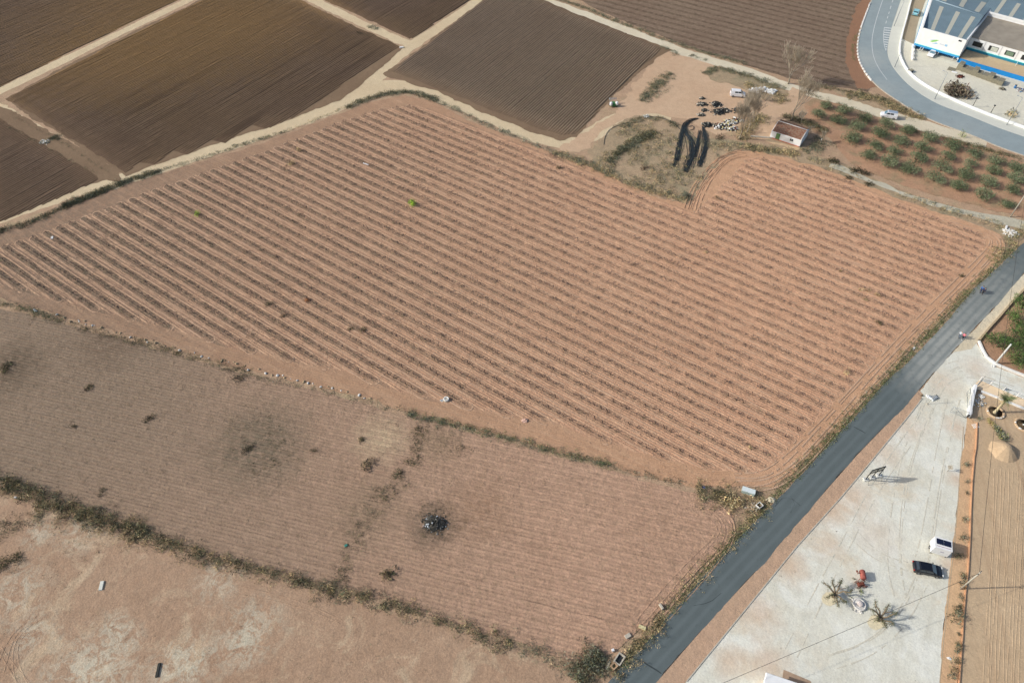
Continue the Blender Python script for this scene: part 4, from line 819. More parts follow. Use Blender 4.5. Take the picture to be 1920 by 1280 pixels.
# -- trees with leaves
M_bark = plain('bark', sr(110, 98, 82), .9, var=.25)
def crown_mesh(seed, r, h, z0, pal, nl=16, nt_=60):
    g = np.random.default_rng(seed); a = g.uniform(0, 6.28, nl); rr = np.sqrt(g.random(nl)) * r * .72; zz = z0 + g.random(nl) * h * .55 * (1 - (rr / r) ** 2 * .6)
    C = np.stack([rr * np.cos(a), rr * np.sin(a), zz], 1)
    V, Cc = clumps(C, r * g.uniform(.26, .46, nl), h * g.uniform(.22, .42, nl), nt_, pal, g, .24, base=z0 * .8)
    return mesh_np('crown', V, np.arange(len(V)).reshape(-1, 3), LEAF, Cc)
def trunk_mb(seed, r, z0, h, tr=.14):
    g = random.Random(seed); mb = MB(); mb.tube([(0, 0, 0), (g.uniform(-.08, .08), g.uniform(-.08, .08), z0 * .6), (g.uniform(-.15, .15), g.uniform(-.15, .15), z0)], [tr * 1.4, tr, tr * .9], M_bark, 6)
    for i in range(5):
        q = i * 1.26 + g.uniform(-.3, .3); mb.tube([(0, 0, z0 * .8), (math.cos(q) * r * .35, math.sin(q) * r * .35, z0 + h * .25), (math.cos(q) * r * .65, math.sin(q) * r * .65, z0 + h * .5)], [tr * .6, tr * .35, .02], M_bark, 5)
    return mb
PAL_OLIVE = [sr(108, 120, 92), sr(92, 106, 78), sr(128, 138, 108), sr(84, 96, 72)]
OL = [(230, 165), (390, 215), (560, 265), (740, 325), (925, 375), (1125, 440), (1310, 510), (1500, 565), (1700, 640), (1880, 690),
      (160, 240), (330, 290), (505, 345), (695, 410), (875, 470), (1055, 535), (1260, 600), (1465, 665), (1665, 725), (1860, 800),
      (455, 440), (650, 500), (820, 555), (1005, 620), (1225, 695), (1415, 760), (1615, 820), (1830, 885), (590, 590), (785, 650), (960, 715), (1165, 785), (1365, 855), (1570, 930), (1790, 1000)]
rown = ['row nearest the pale track'] * 10 + ['second row from the pale track'] * 10 + ['third row from the pale track'] * 8 + ['row nearest the channel and the vineyard'] * 7
ordn = ['first', 'second', 'third', 'fourth', 'fifth', 'sixth', 'seventh', 'eighth', 'ninth', 'tenth']
cm = [crown_mesh(300 + i, 2.7, 2.6, .5, PAL_OLIVE, 26, 90) for i in range(7)]; cnt = {}
tmes = None
for i, (x, y) in enumerate(OL):
    u, v = 1500 + x / 4.571, 160 + y / 4.571; c = P(u, v, 1.3); rn = rown[i]; cnt[rn] = cnt.get(rn, -1) + 1
    t = thing('olive_tree', '%s grey-green olive tree from the left in the %s' % (ordn[cnt[rn]], rn), 'olive tree', (c.x, c.y, 0), random.uniform(0, 6.28), 'olive trees of the orchard')
    s = random.uniform(.8, 1.12); t.scale = (s, s, s * random.uniform(.85, 1.1)); link('crown', cm[(i * 3) % 7], t)
    if tmes is None: tmes = trunk_mb(3, 2.0, .6, 2.0).build('trunk', t).data
    else: link('trunk', tmes, t)
PAL_ORANGE = [sr(84, 108, 60), sr(70, 94, 54), sr(98, 122, 68), sr(62, 82, 50)]
RT = [(1877, 640, 2.9, 'rounded green tree nearest the corner of the walled orchard'), (1914, 668, 2.9, 'lowest green tree of the walled orchard, just right of the thick pole'), (1918, 636, 3.4, 'green tree right of the corner tree in the walled orchard'), (1914, 600, 3.0, 'green tree above the corner tree in the walled orchard'), (1922, 568, 2.6, 'highest green tree at the right edge in the walled orchard')]
for i, (u, v, r, l) in enumerate(RT):
    c = P(u, v, 1.6); t = thing('fruit_tree', l, 'tree', (c.x, c.y, 0), 0, 'green trees in the walled orchard'); link('crown', crown_mesh(400 + i, r, 3.2, .5, PAL_ORANGE, 26, 80), t); trunk_mb(30 + i, r, .8, 2.6, .18).build('trunk', t)
shrub('young_tree', 'small bright green-yellow tree standing at the edge of the curved road by the orchard', 'tree', 1803, 257, 1.0, 3.2, [sr(132, 146, 60), sr(110, 130, 56)], 80)

# -- bare trees
M_bare1 = plain('bare_bark', sr(150, 140, 124), .9, var=.2)
M_twig = plain('bare_twigs', sr(186, 176, 158), .9, var=.12)
def bare_tree(name, label, u, v, h, spread, seed, levels=5, group=None, lean=(0, 0), m=None, nb=3, tr=.18, kids=None):
    g = random.Random(seed); loc = P(u, v); t = thing(name, label, 'tree', loc, 0, group); tk = MB(); segs = []
    def grow(p, d, L, r, lv):
        n = 3; pts = [p]; q = p.copy(); dd = d.copy()
        for i in range(n):
            dd = (dd + Vector((g.gauss(0, .10), g.gauss(0, .10), .06 + .02 * lv))).normalized(); q = q + dd * L / n; pts.append(q.copy())
        if lv == 0: tk.tube(pts, [r, r * .85, r * .75, r * .65], m or M_bare1, 7)
        else: segs.append((pts, r))
        if lv >= levels: return
        for i in range(nb + (1 if lv in (1, 2, 3, 4) else 0)):
            k = g.choice((2, 3, 3)) if lv else g.choice((1, 2, 3, 3)); a = g.uniform(0, 6.28); s = spread * g.uniform(.5, 1.2) * (1.0 if lv else .8)
            ax = dd.orthogonal().normalized(); ax.rotate(Matrix.Rotation(a, 3, dd)); nd = (dd + ax * s).normalized()
            grow(pts[k], nd, L * g.uniform(.66, .96), r * .52, lv + 1)
    grow(Vector((0, 0, 0)), Vector((lean[0], lean[1], 1)).normalized(), h * .22, tr, 0)
    tk.build('trunk', t); V = []
    for pts, r in segs:
        r = max(r, .024); 
        for i in range(len(pts) - 1):
            a, b = pts[i], pts[i + 1]; d = (b - a).normalized(); s1 = d.orthogonal().normalized() * r; s2 = d.cross(s1)
            for s_ in (s1, s2):
                V += [a - s_, a + s_, b + s_ * .8, a - s_, b + s_ * .8, b - s_ * .8]
    V = np.array([tuple(x) for x in V]); link('branches', mesh_np('branches', V, np.arange(len(V)).reshape(-1, 3), M_twig), t)
    return t
bare_tree('poplar_tree', 'tallest bare grey tree, standing by the pale track beside the white sacks', 1478, 158, 13.5, .50, 11, 5, nb=3, tr=.26)
bare_tree('poplar_tree', 'bare grey tree with slender leaning trunk behind the tiled cottage', 1484, 226, 15.5, .38, 12, 5, lean=(.12, .05), nb=3, tr=.22)
bare_tree('poplar_tree', 'bare pale tree with light bark in the scrub left of the cottage, nearest the vineyard', 1385, 262, 14, .42, 14, 5, lean=(.08, 0), nb=3, tr=.2)
bare_tree('poplar_tree', 'bare tree in the middle of the clump between the rubbish heaps and the cottage path', 1400, 250, 13, .45, 15, 5, lean=(.05, 0), nb=3, tr=.16)
bare_tree('poplar_tree', 'bare tree farthest up the slope of the clump left of the cottage path', 1413, 232, 12, .45, 16, 5, nb=3, tr=.14)
bare_tree('bare_tree', 'small bare silvery tree in the shadow right of the cottage', 1539, 266, 5.0, .5, 17, 4, m=M_wash, tr=.09, lean=(.1, 0))
bare_tree('bare_tree', 'thin bare tree growing close behind the roof of the cottage', 1501, 234, 5.5, .6, 18, 4, tr=.07)
bare_tree('bare_tree', 'low bare tree beside the two near-black bushes below the cottage shade', 1520, 250, 3.5, .7, 19, 4, tr=.06)
bare_tree('bare_tree', 'spreading bare bush-like tree right of the white van under the twigs', 1418, 192, 7.0, .6, 21, 4, tr=.08)

# -- two pollarded olives with knobbly tufted limbs in the yard
PAL_POL = [sr(84, 92, 62), sr(70, 78, 54), sr(100, 106, 76)]
M_polb = plain('pollard_bark', sr(128, 116, 98), .9, var=.25)
def pollard(label, u, v, seed, r=2.1, h=2.2, n=7):
    g = random.Random(seed); gn = np.random.default_rng(seed); t = thing('pollarded_tree', label, 'tree', P(u, v), 0); mb = MB(); tips = []
    mb.tube([(0, 0, 0), (.03, 0, .5), (0, .04, .9)], [.30, .26, .28], M_polb, 8)
    for i in range(n):
        q = i * 2 * math.pi / n + g.uniform(-.25, .25); rr = r * g.uniform(.75, 1.1); hh = h * g.uniform(.75, 1.1); kx, ky = math.cos(q), math.sin(q)
        p1 = (kx * rr * .35 + g.uniform(-.25, .25), ky * rr * .35 + g.uniform(-.25, .25), 1.1 + (hh - 1.1) * .4); p2 = (kx * rr * .7 + g.uniform(-.3, .3), ky * rr * .7 + g.uniform(-.3, .3), 1.1 + (hh - 1.1) * .75); p3 = (kx * rr, ky * rr, hh)
        mb.tube([(0, 0, .8), p1, p2, p3], [.15, .13, .10, .07], M_polb, 6); tips += [p2, p3, tuple((Vector(p2) + Vector(p3)) / 2), tuple((Vector(p1) + Vector(p2)) / 2)]
        if g.random() < .7:
            q2 = q + g.choice((-.6, .6)); p4 = (math.cos(q2) * rr * .85, math.sin(q2) * rr * .85, hh * .95); mb.tube([p1, p4], [.07, .04], M_polb, 5); tips.append(p4)
    mb.build('trunk', t); C = np.array(tips); V, Cc = clumps(C - [0, 0, .2], .30, .5, 60, PAL_POL, gn, .42, base=.2); link('crown', mesh_np('crown', V, np.arange(len(V)).reshape(-1, 3), LEAF, Cc), t)
pollard('knobbly pollarded olive left of the round stone planter, on the pale gravel yard', 1562, 1118, 5)
pollard('knobbly pollarded olive nearest the bottom of the gravel yard, throwing long branching shadows', 1646, 1162, 6)
for (u, v) in ((1556, 1122), (1642, 1166)):
    sheet('soil_ring', [(u + 17 * math.cos(a * .5236), v + 15 * math.sin(a * .5236)) for a in range(12)], Z[0] + .004, soil('soil_light_ring%d' % u, sr(222, 212, 182), sr(212, 202, 172), None, fine=.1), .1, .6)
bare_tree('young_tree', 'thin young tree with a pale soil ring standing alone on the upper gravel yard', 1776, 884, 2.6, .7, 31, 3, tr=.05)
# ------------------------------------------------------------------ THE WORKS: hall, office, dock
M_blue = plain('blue_paint', sr(28, 128, 196), .6, var=.08, sc_=1)
M_blue2 = plain('blue_fascia', sr(60, 150, 205), .6, var=.06, sc_=1)
M_teal = plain('teal_band', sr(40, 130, 160), .6, var=.06)
M_aqua = plain('aqua_stripe', sr(130, 220, 215), .6, var=.04)
def roofing(name, col, period=.6, ang=0.0, var=.1):
    n = NT(name); tc = n.t.nodes.new('ShaderNodeTexCoord')
    c = n.mix(n.ramp(n.noise(.35, 5, .6), .3, .7), tuple(x * (1 - var) for x in col[:3]) + (1,), tuple(min(1, x * (1 + var)) for x in col[:3]) + (1,))
    v = n.xyz(n.rot(ang)); s = n.math('SINE', n.math('MULTIPLY', v[0], 2 * math.pi / period)); n.bump(s, .02); n.b.inputs['Roughness'].default_value = .5
    return n.done(c)
EA = R(-38.2); e1 = Vector((math.cos(EA), math.sin(EA), 0)); e2 = Vector((-math.sin(EA), math.cos(EA), 0)); C1 = Vector((133.5, 203.2, 0))
M_roofb = roofing('roof_blue_grey', sr(108, 128, 138), .5, EA); M_roofbr = roofing('roof_fibre_brown', sr(150, 142, 128), .35, EA, .14); M_sky = plain('skylight_strip', sr(172, 172, 160), .5, var=.06)
M_glass = plain('dark_glass', sr(46, 50, 52), .25, var=.2, spec=.6); M_dark = plain('dark_steel', sr(52, 54, 54), .6, var=.1); M_platf = soil('dock_concrete', sr(198, 178, 146), sr(186, 166, 134), sr(140, 120, 96), fine=.08, s2=.5)
def L3(a, b, z=0.0): q = C1 + e1 * a + e2 * b; return (q.x, q.y, z)
hall = thing('works_hall', 'tall white hall with blue-grey roof and green leaf emblem over the yard', 'building', C1)
def wl(p): return tuple(Vector(p) - C1)
lw = Vector((math.cos(R(62)), math.sin(R(62)), 0))
FLc = C1 - e1 * 13.0
def hp(base, d, s, z): q = base + d * s; return (q.x - C1.x, q.y - C1.y, z)
mb = MB(); th = .35
A0 = Vector((FLc.x, FLc.y, 0)); B0 = C1.copy(); rw = Vector((math.cos(R(51.5)), math.sin(R(51.5)), 0)); LEN = 46
def wallseg(mb, a, b, th, z0, z1, m):
    d = (b - a).normalized(); n_ = Vector((-d.y, d.x, 0)) * th
    pts = [a, b, b + n_, a + n_]; mb.prism([(p.x - C1.x, p.y - C1.y) for p in pts], z0, z1, m)
wallseg(mb, A0, B0, th, 1.75, 6.6, M_white); wallseg(mb, B0 + rw * .01, B0 + rw * LEN, th, .9, 6.6, M_white); wallseg(mb, A0 + lw * LEN, A0 + lw * .02, th, 1.0, 6.9, M_white)
mb.build('wall', hall)
mb = MB(); wallseg(mb, A0 - e1 * .03 - e2 * .06, B0 - e2 * .06 + e1 * .03, .3, 1.25, 1.80, M_blue2); wallseg(mb, A0 - e2 * .09, B0 - e2 * .09, .1, 1.80, 1.92, M_aqua); wallseg(mb, A0 + lw * LEN - e1 * .06, A0 - e1 * .06, .3, .1, 1.0, M_blue2); mb.build('fascia', hall)
mb = MB(); wallseg(mb, A0 + e2 * 2.2, B0 + e2 * 2.2, .3, 0, 1.5, M_blue); wallseg(mb, A0 + e2 * .5, B0 + e2 * .5, 1.7, 1.25, 1.45, M_blue); mb.build('dock_wall', hall)
def rq(parent, name, pts, m, dz=0.0):
    mb = MB(); top = [Vector(p) + Vector((0, 0, dz)) for p in pts]; bot = [p - Vector((0, 0, .12)) for p in top]; n = len(pts)
    mb.add([tuple(p) for p in bot + top], [tuple(range(n))[::-1], tuple(range(n, 2 * n))] + [(i, (i + 1) % n, n + (i + 1) % n, n + i) for i in range(n)], m); return mb.build(name, parent)
FL = hp(A0 + e1 * .4 + e2 * .45, lw, 0, 5.7); FR = hp(B0 - e1 * .4 + e2 * .45, rw, 0, 5.7)
RL_, RR_ = hp(A0 + e1 * .35, lw, 20.0, 7.5), hp(B0 - e1 * .4, rw, 17.5, 7.5); BL_, BR_ = hp(A0 + e1 * .35, lw, 42, 5.7), hp(B0 - e1 * .4, rw, 38, 5.7)
roof = rq(hall, 'roof', [FL, FR, RR_, RL_], M_roofb); rq(hall, 'roof', [RL_, RR_, BR_, BL_], M_roofb)
def lerp(a, b, t): return Vector(a) * (1 - t) + Vector(b) * t
for t0 in (.17, .50, .80):
    for (s0, s1, Q) in ((.1, .86, (FL, FR, RR_, RL_)), (.08, .6, (RL_, RR_, BR_, BL_))):
        f = lambda t, s: tuple(lerp(lerp(Q[0], Q[1], t), lerp(Q[3], Q[2], t), s))
        rq(hall, 'skylight', [f(t0, s0), f(t0 + .085, s0), f(t0 + .085, s1), f(t0, s1)], M_sky, .06)
mb = MB(); mb.tube([RL_, RR_], .16, plain('ridge_cap', sr(140, 160, 172), .5), 6); mb.build('ridge_cap', hall)
# emblem: a green leaf over a blue swoosh, pale lettering strokes and a blue square
fr0 = Vector((A0.x - C1.x, A0.y - C1.y, 0)) - e2 * .03
def fp(a, z, o=0.0): q = fr0 + e1 * a - e2 * o; return (q.x, q.y, z)
M_leafg = plain('emblem_green', sr(140, 200, 110), .6, var=.04); M_swb = plain('emblem_blue', sr(150, 190, 220), .6, var=.04); M_swg = plain('emblem_grey', sr(186, 200, 214), .6, var=.04)
em = MB(); em.add([fp(3.6, 3.55), fp(4.4, 3.5), fp(5.3, 3.95), fp(6.0, 4.55), fp(5.3, 4.45), fp(4.7, 4.25)], [(0, 1, 2, 3, 4, 5)], M_leafg)
em.add([fp(3.4, 3.95), fp(4.3, 3.95), fp(5.0, 4.35), fp(4.3, 4.25)], [(0, 1, 2, 3)], M_swg); em.add([fp(4.3, 3.1), fp(5.6, 3.25), fp(6.1, 3.45), fp(5.5, 3.7), fp(5.1, 3.4)], [(0, 1, 2, 3, 4)], M_swb); em.build('emblem', hall)
em = MB()
for i, (a, hh) in enumerate(((6.6, .5), (6.9, .35), (7.15, .35), (7.4, .35), (7.65, .35))): em.add([fp(a, 3.4, .01), fp(a + .12, 3.4, .01), fp(a + .12, 3.4 + hh, .01), fp(a, 3.4 + hh, .01)], [(0, 1, 2, 3)], M_swg)
em.add([fp(8.0, 3.35, .01), fp(8.7, 3.35, .01), fp(8.7, 3.95, .01), fp(8.0, 3.95, .01)], [(0, 1, 2, 3)], M_swb); em.build('lettering', hall)
mb = MB(); mb.add([fp(10.9, 5.75, .02), fp(11.8, 5.75, .02), fp(11.8, 6.2, .02), fp(10.9, 6.2, .02)], [(0, 1, 2, 3)], M_glass); mb.build('vent_window', hall)
for a in (1.9, 2.6, 6.4, 7.1, 11.6, 12.9):
    mb = MB(); mb.tube([fp(a, 0, -.3), fp(a + .2, 1.3, .0)], .09, M_white, 5); mb.build('strut', hall)
office = thing('office_wing', 'low white office wing with four dark windows and a brown fibre roof', 'building', C1)
def of(a, b, z): q = e1 * a + e2 * b; return (q.x, q.y, z)
OL_ = 26
mb = MB(); mb.prism([of(.1, 7.2, 0)[:2], of(OL_, 7.2, 0)[:2], of(OL_, 23.4, 0)[:2], of(-2.5, 23.4, 0)[:2]], 1.9, 4.75, M_white); mb.build('wall', office)
mb = MB(); mb.prism([of(.1, 7.1, 0)[:2], of(OL_, 7.1, 0)[:2], of(OL_, 7.5, 0)[:2], of(.1, 7.5, 0)[:2]], 1.2, 1.86, M_teal); mb.prism([of(.1, 7.06, 0)[:2], of(OL_, 7.06, 0)[:2], of(OL_, 7.4, 0)[:2], of(.1, 7.4, 0)[:2]], 1.86, 1.98, M_aqua); mb.build('plinth_band', office)
rq(office, 'roof', [of(.1, 7.25, 5.0), of(OL_, 7.25, 5.0), of(OL_, 23.5, 5.5), of(-2.8, 23.5, 5.5)], M_roofbr)
for i, a in enumerate((1.2, 5.7, 10.3, 14.8, 19.3)):
    mb = MB(); mb.add([of(a - .08, 7.17, 2.62), of(a + 2.68, 7.17, 2.62), of(a + 2.68, 7.17, 4.13), of(a - .08, 7.17, 4.13)], [(0, 1, 2, 3)], plain('window_frame', sr(190, 196, 196), .6)); f = mb.build('window', office)
    mb = MB(); mb.add([of(a, 7.14, 2.7), of(a + 2.6, 7.14, 2.7), of(a + 2.6, 7.14, 4.05), of(a, 7.14, 4.05)], [(0, 1, 2, 3)], M_glass); mb.build('pane', f)
    if i == 1: mb = MB(); mb.add([of(a + .7, 7.12, 2.75), of(a + 2.5, 7.12, 2.75), of(a + 2.5, 7.12, 3.95), of(a + .7, 7.12, 3.95)], [(0, 1, 2, 3)], plain('pale_blind', sr(186, 192, 180), .8)); mb.build('blind', f)
    if i == 2: mb = MB(); mb.add([of(a + .3, 7.12, 2.8), of(a + 2.3, 7.12, 2.8), of(a + 2.3, 7.12, 3.9), of(a + .3, 7.12, 3.9)], [(0, 1, 2, 3)], plain('green_blind', sr(110, 132, 112), .8)); mb.build('blind', f)
for a in (4.4, 9.0, 13.5, 18.0): mb = MB(); q = of(a, 7.12, 3.3); mb.box(q, (.06, .06, 2.8), plain('joint_grey', sr(150, 154, 156), .8), EA); mb.build('panel_joint', office)
mb = MB(); mb.tube([of(14.6, 6.9, 2.0), of(14.6, 5.5, 1.25)], .06, M_white, 5); mb.build('drain_pipe', office)
back = thing('rear_shed', 'big shed with blue-grey roof behind the brown office roof', 'building', C1)
mb = MB(); mb.prism([of(-2.0, 23.6, 0)[:2], of(OL_ + 10, 23.6, 0)[:2], of(OL_ + 10, 48, 0)[:2], of(-2.0, 48, 0)[:2]], 0, 6.3, M_white); mb.build('wall', back)
bq = [of(-2.2, 23.9, 6.45), of(OL_ + 10, 23.9, 6.45), of(OL_ + 10, 34, 7.4), of(-2.2, 34, 7.4)]; rq(back, 'roof', bq, M_roofb); rq(back, 'roof', [bq[3], bq[2], of(OL_ + 10, 48, 6.4), of(-2.2, 48, 6.4)], M_roofb)
for t0 in (.09, .2, .31, .42): rq(back, 'skylight', [tuple(lerp(lerp(bq[0], bq[1], t), lerp(bq[3], bq[2], t), s)) for t, s in ((t0, .05), (t0 + .03, .05), (t0 + .03, .95), (t0, .95))], M_sky, .06)
mb = MB(); mb.prism([of(-2.0, 23.45, 0)[:2], of(OL_ + 10, 23.45, 0)[:2], of(OL_ + 10, 23.8, 0)[:2], of(-2.0, 23.8, 0)[:2]], 6.2, 6.75, M_white); mb.build('parapet', back)
dock = thing('loading_dock', 'long raised concrete loading dock with a bright blue front wall', 'loading dock', C1)
mb = MB(); mb.prism([of(.4, .25, 0)[:2], of(OL_ + 6, .25, 0)[:2], of(OL_ + 6, 7.0, 0)[:2], of(.4, 7.0, 0)[:2]], 0, 1.2, M_platf); mb.build('platform', dock)
mb = MB(); mb.prism([of(.1, 0, 0)[:2], of(OL_ + 6, 0, 0)[:2], of(OL_ + 6, .22, 0)[:2], of(.1, .22, 0)[:2]], 0, 1.24, M_blue); mb.build('front_wall', dock)
mb = MB(); mb.tube([of(.3, -.1, 0), of(.4, -.1, 3.2)], .08, M_dark, 5); mb.build('corner_post', dock)

# crates stacked in front of the dock
M_crate = plain('weathered_slats', sr(146, 142, 124), .9, var=.12, sc_=3); M_crate2 = plain('weathered_slats_dark', sr(112, 108, 94), .9, var=.12)
M_whitepl = plain('white_plastic', (.75, .77, .77, 1), .5, var=.05); M_rust = plain('rusty_iron', sr(110, 62, 50), .85, var=.3, sc_=4)
ordw = ['leftmost', 'second', 'third', 'fourth', 'fifth', 'sixth', 'seventh', 'eighth', 'rightmost']
a, b = P(1796, 133), P(1872, 161)
for i in range(9):
    p = a.lerp(b, i / 8); t = thing('crate_stack', '%s grey slatted crate stack before the blue dock wall' % (ordw[i] if i in (0, 8) else ordw[i] + ' from left'), 'crates', (p.x, p.y, 0), EA + random.uniform(-.05, .05), 'crate stacks before the dock')
    nlev = 2 if i % 3 else 3
    mb = MB(); mb.box((0, 1.3, nlev * .3), (1.42, 2.5, nlev * .6 - .08), M_crate2); mb.build('crates', t)
    mb = MB()
    for k in range(7): mb.box((-.62 + k * .207, 1.3, nlev * .6 + .0), (.15, 2.56, .05), M_crate)
    mb.build('top_slats', t)
    mb = MB()
    for lv in range(nlev * 2): mb.box((0, .02, .15 + lv * .3), (1.46, .05, .17), M_crate)
    mb.build('side_slats', t)
def rz_dir(u1, v1, u2, v2): a, b = P(u1, v1), P(u2, v2); return math.atan2(b.y - a.y, b.x - a.x)
t = thing('slab_pile', 'flat weathered pallet lying left of the crate stacks beside a white sheet', 'pallet', P(1784, 131), EA); mb = MB()
for k in range(6): mb.box((-.9 + k * .36, 0, .12), (.25, 2.2, .05), M_crate)
mb.build('boards', t); mb = MB(); [mb.box((0, y, .05), (2.1, .12, .09), M_crate2) for y in (-.9, 0, .9)]; mb.build('bearers', t)
mb = MB(); mb.box((0, 0, .25), (1.5, .6, .08), M_whitepl, M=Matrix.Rotation(.15, 4, 'X')); mb.box((0, 0, .1), (1.2, .4, .2), M_crate2); tag(mb.build('plastic_sheet', None, P(1789, 137), EA), 'white plastic board leaning at the front of the first crate stack', 'board')
def heap(name, label, cat, u, v, r, h, mats, n=24, seed=0, piece=.22, world=None, group=None):
    g = random.Random(seed + int(u)); mb = MB(); n = n if n < 8 else int(n * 2.2); piece = piece if n < 8 else piece * .8; mb.blob((0, 0, 0), (r * .85, r * .66, h * .75), mats[0], seed, .25, 12, 5, 0)
    for i in range(n):
        a = g.uniform(0, 6.28); q = math.sqrt(g.random()) * r * (1.15 if n < 12 else 1.0 + .6 * g.random() ** 3); s = piece * g.uniform(.5, 1.6); zz = max(0, h * (1 - (q / r) ** 2)) * .9
        Mx = Matrix.Translation((q * math.cos(a), q * math.sin(a) * .8, zz + s * .2)) @ Matrix.Rotation(g.uniform(0, 3), 4, 'Z') @ Matrix.Rotation(g.uniform(-.7, .7), 4, 'X')
        mb.box((0, 0, 0), (s * g.uniform(.6, 1.6), s, s * g.uniform(.3, .8)), mats[1 + g.randrange(len(mats) - 1)] if len(mats) > 1 else mats[0], taper=g.uniform(.5, .9), M=Mx)
    q_ = P(u, v); q_.z = gz(q_.x, q_.y); o = mb.build(name, None, q_); return tag(o, label, cat, group)
heap('scrap_heap', 'small heap of rusty red scrap in front of the crate stacks', 'scrap', 1800, 145, 1.1, .6, [M_rust, M_rust, M_dark], 20)
heap('scrap_heap', 'grey scrap heap at the right end of the crate stacks', 'scrap', 1878, 168, .9, .5, [M_crate2, M_dark, M_crate], 16, 1)
M_bluepl = plain('blue_barrel', sr(60, 110, 160), .5, var=.1)
t = thing('barrel_group', 'blue barrel standing with rubbish at the right end of the works yard', 'barrel', P(1902, 166)); mb = MB(); mb.lathe([(.3, 0), (.33, .3), (.33, .6), (.29, .9)], M_bluepl, n=14); mb.build('barrel', t); mb = MB(); mb.lathe([(.3, .9), (.3, .94), (.1, .96)], M_dark, n=14); mb.build('lid', t)
heap('rubbish_heap', 'low heap of rubbish right of the blue barrel', 'rubbish', 1914, 170, 1.2, .4, [M_crate, M_rust, M_whitepl, M_bluepl], 26, 3)
# white block wall by the drive, small cart
mb = MB()
for i in range(8): q = P(1712 - i * .25, 88 + i * 3.6); mb.box((q.x, q.y, .35 + .12 * (i % 2)), (.5, 1.0, .7 + .24 * (i % 2)), M_wash)
a, b = P(1712, 88), P(1710, 114); mb.box(((a.x + b.x) / 2, (a.y + b.y) / 2, .3), (.3, (a - b).length, .55), M_wash, math.atan2(b.y - a.y, b.x - a.x) - 1.5708)
tag(mb.build('block_wall'), 'white wall of spaced blocks between the pavement wall and the hall', 'wall')
t = thing('hand_cart', 'small wooden cart standing at the pavement wall in the works yard', 'cart', P(1706, 136), .4)
mb = MB(); mb.box((0, 0, .55), (1.5, .9, .3), M_crate, taper=1.1); mb.build('tray', t); mb = MB(); mb.tube([(-.7, 0, .5), (-1.5, 0, .8)], .04, M_crate2, 5); mb.build('handle', t)
for s in (-1, 1): mb = MB(); mb.tube([(0, s * .5, .35), (0, s * .6, .35)], .34, M_dark, 12); mb.build('wheel', t)

# ------------------------------------------------------------------ tiled cottage
ch = thing('cottage', 'small whitewashed cottage with a worn red tile roof and green door', 'cottage', (67.9, 163.3, 0), R(-34.1))
M_tile_n = NT('old_roof_tiles'); n = M_tile_n
tc = n.t.nodes.new('ShaderNodeTexCoord'); ob = tc.outputs['Object']
c = n.mix(n.ramp(n.noise(2.2, 6, .8, ob), .4, .6), sr(140, 88, 70), sr(164, 142, 120)); c = n.mix(n.ramp(n.noise(5, 5, .8, ob), .55, .7), c, sr(96, 66, 56)); v = n.xyz(ob); n.bump(n.math('SINE', n.math('MULTIPLY', v[0], 24)), .06); M_tile = n.done(c)
mb = MB(); mb.add([(0, 0, 0), (8, 0, 0), (8, 6, 0), (0, 6, 0), (0, 0, 1.95), (8, 0, 1.95), (8, 6, 2.1), (0, 6, 2.1), (8, 4, 2.75), (0, 4, 2.75)], [(0, 1, 5, 4), (1, 2, 6, 8, 5), (2, 3, 7, 6), (3, 0, 4, 9, 7), (4, 5, 8, 9), (9, 8, 6, 7)], M_white); mb.build('wall', ch)
rq(ch, 'roof', [(.15, .12, 2.10), (7.75, .12, 2.10), (7.75, 3.95, 2.90), (.15, 3.95, 2.90)], M_tile); rq(ch, 'roof', [(.15, 4.05, 2.90), (7.75, 4.05, 2.90), (7.75, 6.1, 2.28), (.15, 6.1, 2.28)], M_tile)
mb = MB(); mb.tube([(.1, 4.0, 2.92), (7.9, 4.0, 2.92)], .1, M_wash, 6); mb.tube([(7.86, .05, 2.12), (7.86, 4.0, 2.93)], .1, M_wash, 6); mb.build('ridge', ch)
mb = MB(); mb.box((1.95, -.02, .95), (1.05, .06, 1.9), plain('door_green', sr(96, 130, 84), .7, var=.25)); d = mb.build('door', ch); mb = MB(); mb.box((2.3, -.07, 1.0), (.06, .05, .14), M_dark); mb.build('handle', d)
mb = MB(); mb.box((5.55, -.02, 1.25), (.8, .06, .6), M_glass); wd = mb.build('window', ch); mb = MB(); mb.box((5.55, -.06, 1.25), (.05, .04, .6), M_white); mb.build('bar', wd); mb = MB(); mb.box((5.55, -.1, .93), (.95, .16, .06), M_wash); mb.build('sill', wd)
mb = MB(); mb.box((4, -.06, .12), (8.05, .14, .22), plain('terracotta_base', sr(186, 120, 96), .9)); mb.build('base_course', ch)
mb = MB(); mb.box((0, 0, .02), (8.6, 2.2, .06), soil('beaten_earth', sr(206, 182, 148), sr(196, 168, 134), None, fine=.1)); q = Vector((67.9, 163.3, 0)) + Vector((math.cos(R(-34.1)), math.sin(R(-34.1)), 0)) * 4 + Vector((math.sin(R(-34.1)), -math.cos(R(-34.1)), 0)) * 1.1; o = mb.build('terrace', None, q, R(-34.1)); o['kind'] = 'structure'
mb = MB(); mb.box((0, 0, .05), (5.5, .35, .5), M_conc); tag(mb.build('low_wall', None, P(1427, 258), R(-8)), 'low grey wall running from the cottage corner to the pale-barked trees', 'wall')

